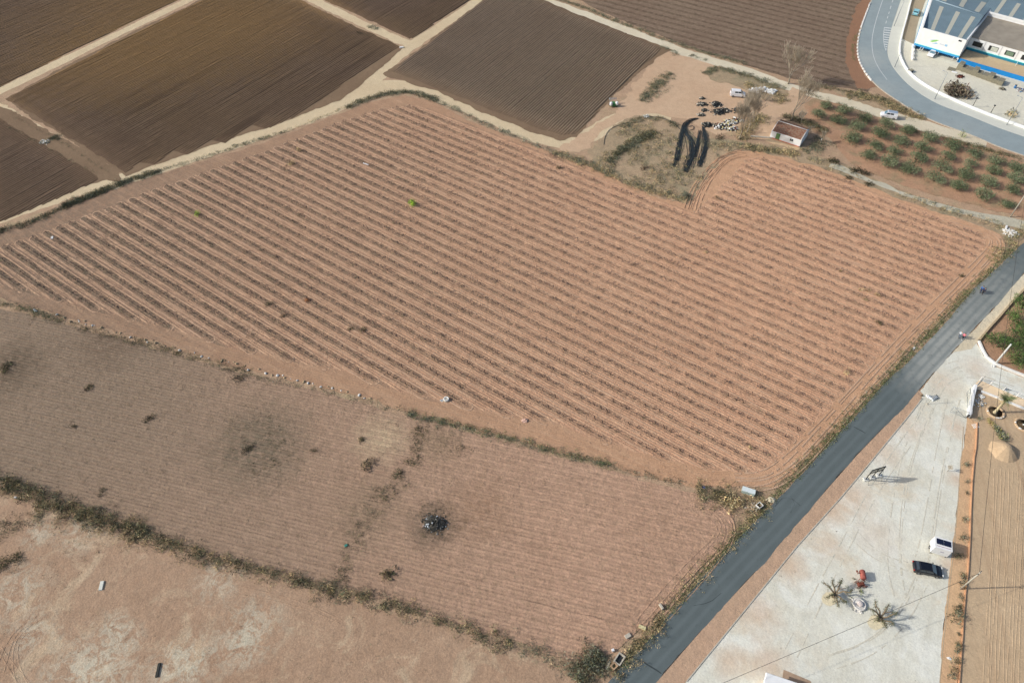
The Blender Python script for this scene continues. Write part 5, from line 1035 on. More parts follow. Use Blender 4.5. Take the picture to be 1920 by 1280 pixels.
# ------------------------------------------------------------------ vehicles
M_tyre = plain('tyre', sr(38, 38, 40), .9, var=.1); M_rim = plain('alloy_rim', sr(150, 152, 154), .35, .6, .05); M_carglass = plain('car_glass', sr(42, 52, 60), .12, var=.1, spec=.8); M_screen = plain('windscreen_glass', sr(96, 124, 138), .15, var=.05, spec=.8); M_lamp = plain('lamp_lens', sr(210, 214, 214), .2, var=.03); M_red = plain('tail_lens', sr(150, 30, 26), .3, var=.05)  # windscreen glass is paler blue, with the sky's reflection put into its colour
def car(label, loc, rz, paint, kind='hatch', roofm=None, cat='car'):
    t = thing('parked_' + ('van' if kind == 'van' else 'car'), label, cat, loc, rz)
    if kind == 'van': L, Wd, prof = 4.4, 1.8, [(-2.18, .35), (-2.2, 1.0), (-2.12, 1.25), (1.0, 1.22), (1.3, 1.12), (2.05, .92), (2.2, .6), (2.15, .35)]; cab = [(-2.08, 1.2), (-1.95, 1.80), (.35, 1.86), (.62, 1.74), (1.28, 1.12)]
    else: L, Wd, prof = 4.4, 1.8, [(-2.1, .35), (-2.18, .75), (-2.0, .98), (.9, .95), (1.5, .88), (2.05, .70), (2.18, .5), (2.15, .32)]; cab = [(-1.95, .95), (-1.45, 1.38), (-.2, 1.46), (.35, 1.38), (1.15, .92)]
    w2 = Wd / 2
    def loft(mb, prof, w_lo, w_hi, zlo, zhi, m, zb=None):
        pl = []; n = len(prof)
        for s in (-1, 1):
            for (x, z) in prof: k = (z - zlo) / (zhi - zlo); pl.append((x, s * (w_lo + (w_hi - w_lo) * k), z))
        fs = [tuple(range(n)), tuple(range(2 * n - 1, n - 1, -1))] + [(i, i + n, (i + 1) % n + n, (i + 1) % n) for i in range(n)]
        mb.add(pl, fs, m)
    # lower body with rounded plan
    mb = MB(); rings = []
    for (y, sx, dz) in ((-w2, .93, -.05), (-w2 * .94, .985, 0), (0, 1.0, .03), (w2 * .94, .985, 0), (w2, .93, -.05)):
        rings.append([(x * sx, y, z + (dz if z > .6 else 0)) for x, z in prof])
    mb.loft(rings, paint, smooth=False); body = mb.build('body', t)
    ms = body.modifiers.new('b', 'BEVEL'); ms.width = .06; ms.segments = 2; ms.limit_method = 'ANGLE'
    mb = MB(); zl = cab[0][1]; zh = max(z for x, z in cab); loft(mb, [(x, z) for x, z in cab], w2 * .93, w2 * .74, zl, zh, paint)
    cb = mb.build('cabin', t)
    rp = [(x, z) for x, z in cab if z > zh - .2]; mb = MB(); xa, xb = rp[0][0], rp[-1][0]; mb.box(((xa + xb) / 2, 0, zh + .005), ((xb - xa) * .96, Wd * .70, .05), roofm or paint, taper=.94); mb.build('roof', t)
    def gl(name, p0, p1, f0, f1, wl, wh, off):
        a, b = Vector((p0[0], 0, p0[1])), Vector((p1[0], 0, p1[1])); d = b - a; nn = Vector((-d.z, 0, d.x)).normalized() * off; A, B = a + d * f0 + nn, a + d * f1 + nn
        mb = MB(); mb.add([(A.x, -wl, A.z), (A.x, wl, A.z), (B.x, wh, B.z), (B.x, -wh, B.z)], [(0, 1, 2, 3)], M_screen if name == 'windscreen' else M_carglass); mb.build(name, t)
    gl('windscreen', cab[-1], cab[-2], .06, .97, w2 * .84, w2 * .72, -.02); gl('rear_window', cab[0], cab[1], .35, .92, w2 * .78, w2 * .70, .02)
    zc0, zc1 = zl + (zh - zl) * .18, zl + (zh - zl) * .80
    for s in (-1, 1):
        yy = lambda z: s * ((w2 * .93 + (w2 * .74 - w2 * .93) * (z - zl) / (zh - zl)) + .012)
        sp = ((cab[1][0] + .18, -.55), (-.45, .75 if kind == 'hatch' else .95)) if kind == 'hatch' else ((-1.0, -.15), (-.05, 1.0))
        for j, (xa_, xb_) in enumerate(sp):
            tx = .42 if j == 1 else 0
            mb = MB(); mb.add([(xa_ - (.25 if (j == 0 and kind == 'hatch') else 0), yy(zc0), zc0), (xb_, yy(zc0), zc0), (xb_ - tx, yy(zc1), zc1), (xa_, yy(zc1), zc1)], [(0, 1, 2, 3)], M_carglass); mb.build('side_window', t)
        mb = MB(); mb.box((.75, s * (w2 + .1), zl + .06), (.12, .2, .14), paint); mb.build('mirror', t)
        mb = MB(); mb.box((2.09, s * .62, .68), (.18, .34, .15), M_lamp, taper=.8); mb.build('headlight', t)
        mb = MB(); mb.box((-2.13, s * .72, .85 if kind == 'hatch' else 1.0), (.12, .22, .22 if kind == 'hatch' else .4), M_red); mb.build('tail_light', t)
        for x in (-1.32, 1.35):
            mb = MB(); mb.tube([(x, s * (w2 - .2), .32), (x, s * (w2 + .02), .32)], .32, M_tyre, 16, smooth=False); wh = mb.build('wheel', t); mb = MB(); mb.tube([(x, s * (w2 + .02), .32), (x, s * (w2 + .035), .32)], .20, M_rim, 10, smooth=False); mb.build('rim', wh)
    mb = MB(); mb.box((2.14, 0, .52), (.08, .52, .12), M_whitepl); mb.build('number_plate', t)
    return t
M_pblack = plain('car_paint_black', sr(22, 26, 34), .22, .1, .05, spec=.7); M_pwhite = plain('car_paint_white', (.74, .76, .79, 1), .3, var=.02, spec=.5); M_pteal = plain('car_paint_teal', sr(130, 186, 200), .3, .1, .04, spec=.5); M_pgrey = plain('van_roof_grey', sr(150, 166, 184), .35, .1, .05)
car('shiny black hatchback parked on the pale gravel yard', (63.9, 45.2, 0), R(-13), M_pblack)
car('white van standing on bare soil beside the white sacks', (63.7, 183.9, 0), R(-9), M_pwhite, 'van', cat='van')
car('white van with grey roof on the pale track between orchard and curved road', (102.4, 172.9, 0), R(161), M_pwhite, 'van', M_pgrey, cat='van')
car('pale teal hatchback parked on the worn drive left of the tall hall', P(1716, 27), R(60), M_pteal)
q = C1 - e1 * 7.2 + e2 * -.3; car('silver-white car standing half under the blue fascia of the hall', (q.x, q.y, 0), R(232), M_pwhite)
# white trailer with two solar panels
t = thing('box_trailer', 'white box trailer with two dark solar panels on its roof', 'trailer', (66.95, 48.55, 0), R(-19.5))
mb = MB(); mb.loft([[(-1.22, -.92, .35), (1.22, -.92, .35), (1.22, .92, .35), (-1.22, .92, .35)], [(-1.25, -.95, 1.2), (1.25, -.95, 1.2), (1.25, .95, 1.2), (-1.25, .95, 1.2)], [(-1.2, -.92, 2.2), (1.2, -.92, 2.2), (1.2, .92, 2.2), (-1.2, .92, 2.2)]], M_whitepl); mb.build('box', t)
mb = MB(); mb.box((0, 0, 2.23), (2.5, 1.94, .06), M_whitepl); mb.build('roof', t)
M_pv = plain('solar_cells', sr(24, 30, 54), .2, var=.1, spec=.7)
for s in (-.54, .54): mb = MB(); mb.box((s, .18, 2.31), (1.0, .95, .04), M_pv); p_ = mb.build('solar_panel', t)
mb = MB(); mb.box((0, -.62, 2.275), (2.1, .05, .03), plain('red_trim', sr(140, 90, 100), .6)); mb.build('trim', t)
mb = MB(); mb.box((.1, -.955, 1.35), (.5, .03, .22), plain('grey_vent', sr(160, 160, 172), .6)); mb.build('vent', t)
mb = MB(); mb.tube([(-.2, .95, .4), (-.1, 1.5, .5), (.3, 1.62, .5), (.9, 1.35, .45), (1.1, .95, .4)], .045, M_dark, 6); mb.build('drawbar', t)
for s in (-1, 1):
    mb = MB(); mb.tube([(s * 1.1, 0, .3), (s * 1.27, 0, .3)], .3, M_tyre, 14); wq = mb.build('wheel', t); mb = MB(); mb.tube([(s * 1.27, 0, .3), (s * 1.29, 0, .3)], .17, M_rim, 10); mb.build('rim', wq)
    mb = MB(); mb.tube([(s * 1.1, -.85, 0), (s * 1.1, -.85, .4)], .05, M_dark, 6); mb.build('jockey_leg', t)
# green sprayer / transplanter at the field edge
M_grn = plain('machine_green', sr(66, 116, 70), .5, var=.15); M_gal = plain('galvanised', sr(150, 158, 164), .45, .3, .1)
t = thing('field_machine', 'green farm machine with two white tanks parked at the ploughed field corner', 'farm machine', P(1150, 199), R(8))
mb = MB(); mb.box((0, 0, .75), (.9, 1.5, .6), M_grn, taper=.85); mb.build('hopper', t); mb = MB(); mb.box((0, 0, .42), (2.2, 1.6, .12), M_grn); mb.build('frame', t)
for s in (-1, 1):
    mb = MB(); mb.lathe([(.3, .45), (.42, .6), (.42, 1.25), (.3, 1.42), (.12, 1.46)], M_whitepl, (s * .82, -.35, 0), 14); mb.build('tank', t); mb = MB(); mb.tube([(s * .9, .5, .38), (s * 1.15, .5, .38)], .38, M_tyre, 14); mb.build('wheel', t)
mb = MB()
for x in (-.9, -.3, .3, .9): mb.tube([(x, .6, .4), (x, 1.1, 1.5), (x, 1.5, 1.6)], .045, M_gal, 5)
mb.tube([(-1.1, 1.1, 1.5), (1.1, 1.1, 1.5)], .06, M_gal, 6); mb.tube([(-1.1, 1.5, 1.6), (1.1, 1.5, 1.6)], .05, M_gal, 6); mb.build('rear_rack', t)
# red antique machines
M_redp = plain('faded_red', sr(150, 84, 74), .7, var=.2)
t = thing('fuel_tank', 'faded red steel drum on legs standing on the gravel beside rusty machinery', 'machine', P(1613, 1082), R(82))
mb = MB(); mb.tube([(-.72, 0, .95), (-.62, 0, .95), (.62, 0, .95), (.72, 0, .95)], [.30, .42, .42, .30], M_redp, 16); mb.build('drum', t)
for x in (-.5, .5):
    for s in (-1, 1): mb = MB(); mb.tube([(x, s * .3, .75), (x, s * .42, 0)], .04, M_redp, 5); mb.build('leg', t)
mb = MB(); mb.tube([(.1, .3, 1.1), (.1, .75, 1.2), (.3, .85, 1.15)], .06, M_rust, 6); mb.box((.35, .85, 1.15), (.28, .2, .2), M_rust); mb.build('arm', t)
t = thing('old_engine', 'rusty old farm engine with open wheels just below the red drum', 'machine', P(1612, 1097), R(5))
mb = MB(); mb.box((0, 0, .45), (1.0, .55, .5), M_rust, taper=.85); mb.build('block', t)
for (x, s) in ((-.45, -1), (-.45, 1), (.5, -1), (.5, 1)):
    mb = MB(); ring = [(x + .36 * math.cos(k * .5236), s * .42, .36 + .36 * math.sin(k * .5236)) for k in range(13)]; mb.tube(ring, .05, M_rust, 5, False); [mb.tube([(x, s * .42, .36), ring[k]], .02, M_rust, 4) for k in (0, 3, 6, 9)]; mb.build('wheel', t)
mb = MB(); mb.tube([(.1, 0, .7), (.1, 0, 1.1)], .06, M_rust, 6); mb.build('exhaust', t)
shrub('plant', 'small green plant on the gravel left of the red drum', 'plant', 1601, 1086, .35, .4, PAL_GREEN, 40); shrub('plant', 'yellowish green plant just below the rusty engine', 'plant', 1611, 1109, .55, .5, [sr(140, 146, 90), sr(110, 124, 72)], 50)
# round stone planter
M_stone = plain('pale_stone', sr(206, 204, 198), .85, var=.1, sc_=3)
t = thing('stone_planter', 'low round planter of pale stone between the two pollarded olives', 'planter', P(1610, 1134), R(20))
def torus(r, rr, z, c=(0, 0), m=M_stone, n=20): mb = MB(); mb.tube([(c[0] + r * math.cos(k * 2 * math.pi / n), c[1] + r * math.sin(k * 2 * math.pi / n), z) for k in range(n + 1)], rr, m, 8, False); return mb
torus(.85, .17, .22).build('rim', t); mb = MB(); mb.lathe([(.8, 0), (.8, .3), (.4, .33)], M_stone, n=18); mb.build('bowl', t); mb = MB(); mb.lathe([(.42, .3), (.40, .62), (.36, .66)], plain('pale_pink_stone', sr(214, 204, 198), .8), n=14); mb.build('centre_stone', t)
heap('stone', 'pale boulder at the upper left rim of the stone planter', 'stone', 1597, 1124, .38, .4, [M_stone], 3, 5); heap('stone', 'pale flat stones lying below the stone planter', 'stone', 1608, 1145, .5, .15, [M_stone], 6, 6)
# ------------------------------------------------------------------ poles, lamps and cables
M_cpole = plain('concrete_pole', sr(196, 198, 194), .85, var=.08); M_lat = plain('weathered_steel', sr(170, 168, 156), .7, var=.1)
def pole(label, u, v, h, r0, r1, m, arm=0, ang=0):
    t = thing('utility_pole', label, 'pole', P(u, v), ang); mb = MB(); mb.tube([(0, 0, 0), (0, 0, h)], [r0, r1], m, 8); mb.build('shaft', t)
    if arm:
        mb = MB(); mb.box((0, 0, h - .25), (arm, .1, .1), m); mb.build('cross_arm', t)
        for x in (-arm / 2.3, 0, arm / 2.3): mb = MB(); mb.lathe([(.05, h - .2), (.07, h - .1), (.05, h)], M_glass, (x, 0, 0), 8); mb.build('insulator', t)
    return t
pole('thick white concrete pole at the corner of the walled orchard by the side road', 1866, 682, 5.7, .2, .14, M_cpole)
pole('tall grey pole rising from the orange strip near the black car', 1800, 1104, 6.1, .12, .09, M_lat, .9, .6)
pole('slim pale pole at the right edge below the last olive trees', 1894, 407, 7.0, .13, .09, M_lat, .8, .3)
def lamp(label, u, v, h, group=None, short=False, ang=2.3):
    t = thing('street_lamp' if not short else 'yard_lamp', label, 'lamp', P(u, v), ang, group); mb = MB(); mb.tube([(0, 0, 0), (0, 0, h * .7), (0, 0, h)], [.10, .07, .05], M_gal if not short else M_dark, 6)
    if not short: mb.tube([(0, 0, h), (.5, 0, h + .12), (1.0, 0, h + .15)], .04, M_gal, 5)
    mb.build('post', t); mb = MB()
    if short: mb.lathe([(.1, h - .1), (.28, h + .1), (.2, h + .25)], M_dark, n=8)
    else: mb.box((1.2, 0, h + .14), (.6, .24, .1), M_gal, taper=.8)
    mb.build('lamp_head', t)
lamp('street lamp on the pavement beside the road hatching', 1676, 50, 8.0); lamp('street lamp on the pavement where the bend is sharpest', 1677, 127, 8.0); lamp('street lamp on the pavement beyond the bend, nearest the brushwood heap', 1752, 187, 8.0); lamp('street lamp on the pavement at the right, past the yard lamps', 1887, 235, 8.0)
lamp('short dark yard lamp, the left one of the two in the works yard', 1823, 201, 2.5, None, True); lamp('short dark yard lamp, the right one of the two in the works yard', 1856, 215, 2.5, None, True)
M_cable = plain('black_cable', sr(60, 60, 58), .7, var=.05)
def cable(label, a, b, sag, r=.035, n=26):
    a, b = Vector(a), Vector(b); pts = [a.lerp(b, i / n) - Vector((0, 0, sag * 4 * (i / n) * (1 - i / n))) for i in range(n + 1)]
    mb = MB(); mb.tube(pts, r, M_cable, 4); tag(mb.build('overhead_cable'), label, 'cable')
pt = P(1800, 1104); pt.z = 5.95; pf = P(1894, 407); pf.z = 6.8
bb = P(1340, 1285, 5.5)
cable('overhead cable crossing the gravel yard from the strip pole towards the lower left', pt, pt + (bb - pt) * 1.6, .5, .025); cable('overhead cable running from the strip pole away over road and side road', pt, pf, 1.3, .03)
# ------------------------------------------------------------------ billboard frame
t = thing('billboard_frame', 'black leaning billboard frame on three posts on the gravel yard', 'billboard', P(1634, 895)); o0 = P(1634, 895)
bs = [P(1622.2, 899.4), P(1634.3, 895.7), P(1646.7, 892)]; HT = 4.4; tp = [P(1635.7, 881.9, HT), P(1648.1, 878.2, HT), P(1660.5, 874.6, HT)]
for a, b in zip(bs, tp): mb = MB(); mb.tube([a - o0, b - o0], .11, M_dark, 4, smooth=False); mb.build('post', t); mb = MB(); mb.box((a.x - o0.x, a.y - o0.y, .12), (.7, .7, .26), M_cpole); mb.build('footing', t)
for k in (1.0, .66): mb = MB(); mb.tube([bs[0].lerp(tp[0], k) - o0, bs[2].lerp(tp[2], k) - o0], .09, M_dark, 4, smooth=False); mb.build('rail', t)
dn = Vector((.02, .05, .06)); mb = MB(); q = [bs[0].lerp(tp[0], .69), bs[2].lerp(tp[2], .69), bs[2].lerp(tp[2], .98), bs[0].lerp(tp[0], .98)]; mb.add([tuple(p - o0 + dn) for p in q] + [tuple(p - o0 - dn * 0) for p in q], [(0, 1, 2, 3), (7, 6, 5, 4)], plain('panel_back', sr(188, 186, 174), .8)); mb.build('panel', t)
for i, (u, v) in ((0, (1627.5, 909.5)), (2, (1652.5, 902))): mb = MB(); mb.tube([P(u, v) - o0, bs[i].lerp(tp[i], .72) - o0], .035, M_lat, 4); mb.build('brace', t)
# ------------------------------------------------------------------ walls of side road, gate, palm garden
M_render = plain('cream_render', sr(226, 204, 172), .9, var=.06); M_stw = plain('stone_wall', sr(176, 158, 128), .95, var=.2, sc_=3)
wall_along('garden_wall', 'white boundary wall at the corner of the palm garden, casting dark shade', 'wall', [(1825, 727), (1819, 752), (1813, 784)], .45, 1.1, M_white)
sheet('pavement', [(1826, 722), (1836, 713), (1856, 722), (1880, 733), (1925, 752), (1990, 780), (1990, 800), (1925, 767), (1886, 751), (1852, 737), (1830, 730)], .16, M_render, .02, 2)
wall_along('garden_wall', 'low white garden wall along the beige path above the palm', 'wall', [(1838, 735), (1852, 740), (1886, 754), (1925, 770), (1990, 800)], .25, .45, M_white)
t = thing('path_fence', 'white railing with pale panels along the side road above the palm', 'fence', P(1836, 714)); o0 = P(1836, 714)
fpx = [(1836, 714), (1855, 722), (1880, 733), (1905, 744), (1935, 757)]
for (u, v) in fpx: q = P(u, v) - o0; mb = MB(); mb.box((q.x, q.y, .6), (.1, .1, 1.2), M_white); mb.build('post', t)
for (a, b) in zip(fpx[:-1], fpx[1:]):
    A, B = P(*a) - o0, P(*b) - o0; mb = MB(); mb.tube([A + Vector((0, 0, 1.15)), B + Vector((0, 0, 1.15))], .035, M_white, 5); mb.tube([A + Vector((0, 0, .3)), B + Vector((0, 0, .3))], .03, M_white, 5); mb.build('rail', t)
A, B = P(1856, 722.5) - o0, P(1879, 732.5) - o0; mb = MB(); mb.add([(A.x, A.y, .3), (B.x, B.y, .3), (B.x, B.y, 1.1), (A.x, A.y, 1.1)], [(0, 1, 2, 3)], plain('pale_panel', sr(176, 184, 184), .6)); mb.build('panel', t)
def meshgate(label, u, v, ang, w_=2.6, h_=1.7):
    t = thing('mesh_gate', label, 'gate', P(u, v), ang); mb = MB()
    for a, b in (((0, 0, .1), (w_, 0, .1)), ((0, 0, h_), (w_, 0, h_)), ((0, 0, .1), (0, 0, h_)), ((w_, 0, .1), (w_, 0, h_)), ((0, 0, .1), (w_, 0, h_))): mb.tube([a, b], .035, M_gal, 5)
    mb.build('frame', t); mb = MB()
    for k in range(1, 13): mb.tube([(w_ * k / 13, 0, .1), (w_ * k / 13, 0, h_)], .006, M_gal, 3, False)
    for k in range(1, 7): mb.tube([(0, 0, .1 + (h_ - .1) * k / 7), (w_, 0, .1 + (h_ - .1) * k / 7)], .006, M_gal, 3, False)
    mb.build('mesh', t)
meshgate('thin wire mesh gate leaf standing open on the gravel below the white wall', 1809, 784, R(150)); meshgate('thin wire mesh fence panel on top of the shaded side of the garden wall', 1815, 784, R(70), 6.0, 1.6)
meshgate('short mesh fence panel at the top corner of the garden wall', 1827, 728, R(40), 2.5, 1.6)
wall_along('orchard_wall', 'low pale wall round the corner of the walled orchard by the side road', 'wall', [(1834, 641), (1841, 657), (1849, 671), (1866, 684), (1890, 694), (1930, 710), (1990, 733)], .35, .5, M_wash)
wall_along('orchard_wall', 'dark-edged stone wall between the pale verge and the walled orchard', 'wall', [(1834, 640), (1852, 618), (1872, 596), (1896, 568), (1925, 538), (1980, 480)], .35, .6, M_stw)
heap('stone', 'white stone at the foot of the thick concrete pole', 'stone', 1862, 685, .5, .25, [M_wash], 3, 9)
kb = [(1831, 793), (1830, 820), (1829, 840), (1826, 856), (1822, 900), (1819, 960), (1818, 1000), (1814, 1072), (1809, 1110), (1805, 1160), (1803, 1197), (1797, 1280), (1794, 1330)]
wall_along('strip_kerb', 'thin raised earth-coloured kerb between the orange strip and the sandy field', 'kerb', kb, .14, .32, plain('earth_kerb', sr(196, 152, 116), .95))
wall_along('strip_kerb', 'thin worn kerb between gravel yard and orange strip', 'kerb', [(1806, 800), (1803, 850), (1799, 890), (1795, 950), (1790, 1010), (1784, 1065), (1777, 1125), (1769, 1200), (1761, 1285), (1758, 1330)], .12, .10, plain('grey_kerb', sr(176, 158, 132), .95))
# palm
M_palmt = plain('palm_trunk', sr(190, 178, 144), .9, var=.2, sc_=5)
t = thing('palm_tree', 'palm with pale trunk and drooping green crown rising from a dug ring', 'palm', P(1864.3, 773.8)); mb = MB()
mb.lathe([(.36, 0), (.26, .4), (.22, 1.2), (.20, 2.4), (.22, 3.6), (.28, 4.0)], M_palmt, n=10); mb.build('trunk', t)
g = random.Random(4)
for i in range(22):
    a = i * 2.399; el = g.uniform(.05, 1.1); L = g.uniform(1.5, 2.1); V = []; Cc = []; green = el > .25; prev = None
    base = np.array(PAL_GREEN[i % 3][:3] if green else PAL_DRY[0][:3]) * g.uniform(.8, 1.2)
    for s in range(9):
        tt = s / 8; r_ = L * tt * math.cos(el * (1 - .4 * tt)); z = 4.0 + L * tt * math.sin(el) - 1.3 * tt ** 2 * (1.2 - el); p = np.array([math.cos(a) * r_, math.sin(a) * r_, z])
        if prev is not None:
            for sd in (-1, 1):
                for q in (0, .5):
                    m_ = prev * (1 - q) + p * q; side = np.array([-math.sin(a), math.cos(a), 0]) * sd * (.5 * math.sin(math.pi * min(1, tt + .12)) + .08); tip = m_ + side + (p - prev) * 1.2 - np.array([0, 0, .12]); V += [m_, m_ + (p - prev) * .35, tip]; Cc += [base, base, base * 1.1]
        prev = p
    link('frond', mesh_np('frond', np.array(V), np.arange(len(V)).reshape(-1, 3), LEAF, np.array(Cc)), t)
M_darksoil = soil('soil_damp', sr(96, 84, 66), sr(120, 104, 82), None, fine=.2)
def pit(label, u, v, r):
    t = thing('planting_ring', label, 'planting ring', P(u, v)); mb = MB(); mb.lathe([(r * .2, .02), (r * .75, .03), (r * .98, .06)], M_darksoil, n=20); mb.add([(r * math.cos(k * .3142), r * math.sin(k * .3142), .035) for k in range(20)], [tuple(range(20))], M_darksoil); mb.build('soil', t)
    g = random.Random(int(u)); mb = MB(); mb.tube([((r + .25) * math.cos(k * .3142), (r + .25) * math.sin(k * .3142), .0 + g.uniform(-.03, .05)) for k in range(21)], [g.uniform(.18, .3) for k in range(21)], M_sandy, 7, False); mb.build('earth_rim', t)
    for k in range(7): a = g.uniform(2.5, 6.2); mb = MB(); mb.blob(((r + .3) * math.cos(a), (r + .3) * math.sin(a), .2), (.2, .15, .15), M_wash, k, .2, 6, 4); mb.build('rim_stone', t)
pit('round ring of raised earth with dark soil around the palm trunk', 1866, 773, 1.15); pit('second earth ring with dark soil, cut by the right edge of the photo', 1919, 797, 1.15)
heap('stone', 'white stone inside the second earth ring at the right edge', 'stone', 1920, 797, .25, .3, [M_wash], 1, 3)
g = np.random.default_rng(77); A, B = P(1851, 786), P(1882, 826); VC = []
for k in range(60):
    s = g.random(); q = A.lerp(B, s); sz = .30 + .35 * s; VC.append(clumps([[q.x + g.normal(0, .12 + .2 * s), q.y + g.normal(0, .12 + .2 * s)]], sz, .5 + .3 * s, 22, (PAL_DRY if s < .4 else PAL_GREYG) + [sr(150, 150, 90)], g, .5, 0))
o = leafobj('palm_cuttings', VC); tag(o, 'long bundle of cut palm fronds lying between palm ring and sand mound', 'cut fronds')
mb = MB(); mb.loft([[(r_ * math.cos(k * .4189) * (1 + .08 * math.sin(k * 3)), r_ * math.sin(k * .4189), z) for k in range(15)] for r_, z in ((2.5, 0), (2.0, .45), (1.3, 1.05), (.7, 1.45), (.25, 1.6))], M_sandy, smooth=False); tag(mb.build('sand_mound', None, P(1881, 846)), 'tall mound of sandy soil at the end of the cut fronds', 'soil mound')
heap('stone', 'small pale rubble lying along the shaded foot of the garden wall', 'rubble', 1834, 757, 1.0, .25, [M_stw, M_wash, M_gal, M_stw], 26, 8); heap('stone', 'pale rubble beside the beige path corner of the palm garden', 'rubble', 1838, 744, .7, .2, [M_stw, M_wash], 16, 12)
mb = MB()
for k in range(4): mb.box((k * .28 - .4, 0, .08), (.1, .9, .14), M_wash)
mb.box((0, -.3, .1), (1.1, .1, .14), M_wash); tag(mb.build('pallet', None, P(1828, 799), .2), 'small pale pallet lying at the top of the orange strip', 'pallet')
# grey tarp, bag and post at the mouth of the yard
mb = MB(); mb.loft([[(-.8, -.55, .02), (.8, -.45, .02), (.9, .5, .02), (-.7, .55, .02)], [(-.6, -.35, .35), (.5, -.3, .55), (.6, .35, .45), (-.5, .4, .3)]], M_gal); tag(mb.build('grey_tarp', None, P(1750, 747), .5), 'crumpled grey tarpaulin at the mouth of the gravel yard', 'tarpaulin')
heap('white_sack', 'white sack lying left of the crumpled grey tarpaulin', 'sack', 1740, 744, .5, .35, [M_whitepl, M_wash], 6, 4)
shrub('shrub', 'small dark round shrub at the end of the red verge beside the white sack', 'shrub', 1728, 743, .4, .5, PAL_DARK, 40); shrub('shrub', 'tiny dark shrub behind the crumpled grey tarpaulin', 'shrub', 1755, 742, .3, .4, PAL_DARK, 30)
t = thing('thin_post', 'thin weathered post leaning over the yard mouth with a long shadow', 'post', P(1738, 758)); mb = MB(); mb.tube([(0, 0, 0), (.5, .25, 2.9)], .05, M_lat, 5); mb.build('shaft', t); mb = MB(); mb.box((.0, 0, .05), (.25, .25, .12), M_conc); mb.build('foot', t)
# white-roofed hut at the lower edge, flat brown plate before it
hu = P(1440, 1262, 2.6); t = thing('white_hut', 'white flat-roofed hut at the lower edge of the photo', 'hut', (hu.x, hu.y, 0), R(-19))
mb = MB(); mb.prism([(0.1, -.1), (6.4, -.1), (6.4, -5), (.1, -5)], 0, 2.5, M_wash); mb.build('wall', t); mb = MB(); mb.loft([[(-.3, .1, 2.5), (6.5, .1, 2.5), (6.5, -5.2, 2.5), (-.9, -5.2, 2.5)], [(-.2, .0, 2.66), (6.4, .0, 2.66), (6.4, -5.1, 2.66), (-.8, -5.1, 2.66)]], M_white); mb.build('roof', t)
mb = MB(); mb.box((3.0, -.14, 1.0), (.9, .1, 2.0), M_glass); mb.build('door', t)
sheet('brown_mat', [(1469, 1255), (1519, 1275), (1530, 1290), (1465, 1290)], Z[0] + .02, plain('mat_brown', sr(160, 136, 116), .95), 0, 5, kind=None) if False else None
mb = MB(); a_ = [P(1469, 1255), P(1519, 1276), P(1530, 1300), P(1462, 1300)]; c0 = a_[0]; mb.prism([(p.x - c0.x, p.y - c0.y) for p in a_], .0, .12, plain('plate_brown', sr(166, 142, 120), .95)); o = mb.build('brown_plate', None, (c0.x, c0.y, 0)); tag(o, 'flat brown deck poking out behind the white-roofed hut', 'plate')  # one flat brown shape laid on the ground beside the hut
# ------------------------------------------------------------------ roadside chambers and cabinets
M_cab = plain('cabinet_white', sr(206, 216, 216), .45, var=.06)
def cabinet(label, u, v, sx, sy, h, rz):
    t = thing('metal_cabinet', label, 'cabinet', P(u, v), rz); mb = MB(); mb.box((0, 0, h / 2), (sx, sy, h), plain('cabinet_side', sr(168, 184, 178), .6, var=.08)); mb.build('box', t); mb = MB(); mb.box((0, 0, h + .02), (sx + .04, sy + .04, .05), M_cab); mb.build('lid', t)
ra = R(-20); cabinet('white-lidded metal cabinet, the left of the pair at the vineyard corner', 1395.5, 921, .95, .85, .8, ra); cabinet('white-lidded metal cabinet, the right of the pair at the vineyard corner', 1407.5, 925, 1.1, .85, .8, ra)
def chamber(label, u, v, sx, sy, h, rz, m=M_conc, inner=M_dark, wall=.18):
    t = thing('concrete_chamber', label, 'chamber', P(u, v), rz); mb = MB(); x, y = sx / 2, sy / 2
    mb.box((0, -y + wall / 2, h / 2), (sx, wall, h), m); mb.box((0, y - wall / 2, h / 2), (sx, wall, h), m); mb.box((-x + wall / 2, 0, h / 2 - .003), (wall, sy - 2 * wall, h), m); mb.box((x - wall / 2, 0, h / 2 - .003), (wall, sy - 2 * wall, h), m); mb.build('frame', t)
    mb = MB(); mb.box((0, 0, .06), (sx - 2 * wall - .004, sy - 2 * wall - .004, .1), inner); mb.build('opening', t); return t
chamber('little brick-topped irrigation box between straw bush and road', 1423, 949, .95, .85, .55, R(35), M_wash, M_rust, .08)
t = chamber('open concrete water chamber with dark inside, lowest on the roadside', 1161, 1236, 1.6, 1.1, .4, R(52)); mb = MB(); mb.box((0, 0, .14), (.9, .5, .02), M_glass); mb.build('water', t)
chamber('small brown concrete chamber below the larger open one', 1151, 1249, .9, .8, .45, R(40), plain('brown_concrete', sr(190, 160, 128), .9)); 
def slab(label, u, v, sx, sy, h, rz, m): mb = MB(); mb.box((0, 0, h / 2), (sx, sy, h), m, taper=.92); q_ = P(u, v); q_.z = gz(q_.x, q_.y); tag(mb.build('concrete_slab', None, q_, rz), label, 'slab')
slab('pale concrete slab among weeds just above the open water chamber', 1177, 1192, .9, .6, .2, .5, M_conc); slab('yellowish slab in the roadside weeds, the higher of two near the open chamber', 1204, 1176, 1.1, .5, .25, -.4, plain('yellow_stone', sr(206, 196, 152), .9)); slab('grey slab standing by the road farther up from the chambers', 1239, 1138, .3, .9, .5, .5, M_conc); slab('long pale broken slab left of the small brown chamber', 1140, 1246, .35, 1.2, .2, -.6, M_conc)
slab('small white block above the open water chamber', 1149, 1219, .35, .35, .35, .3, M_white)
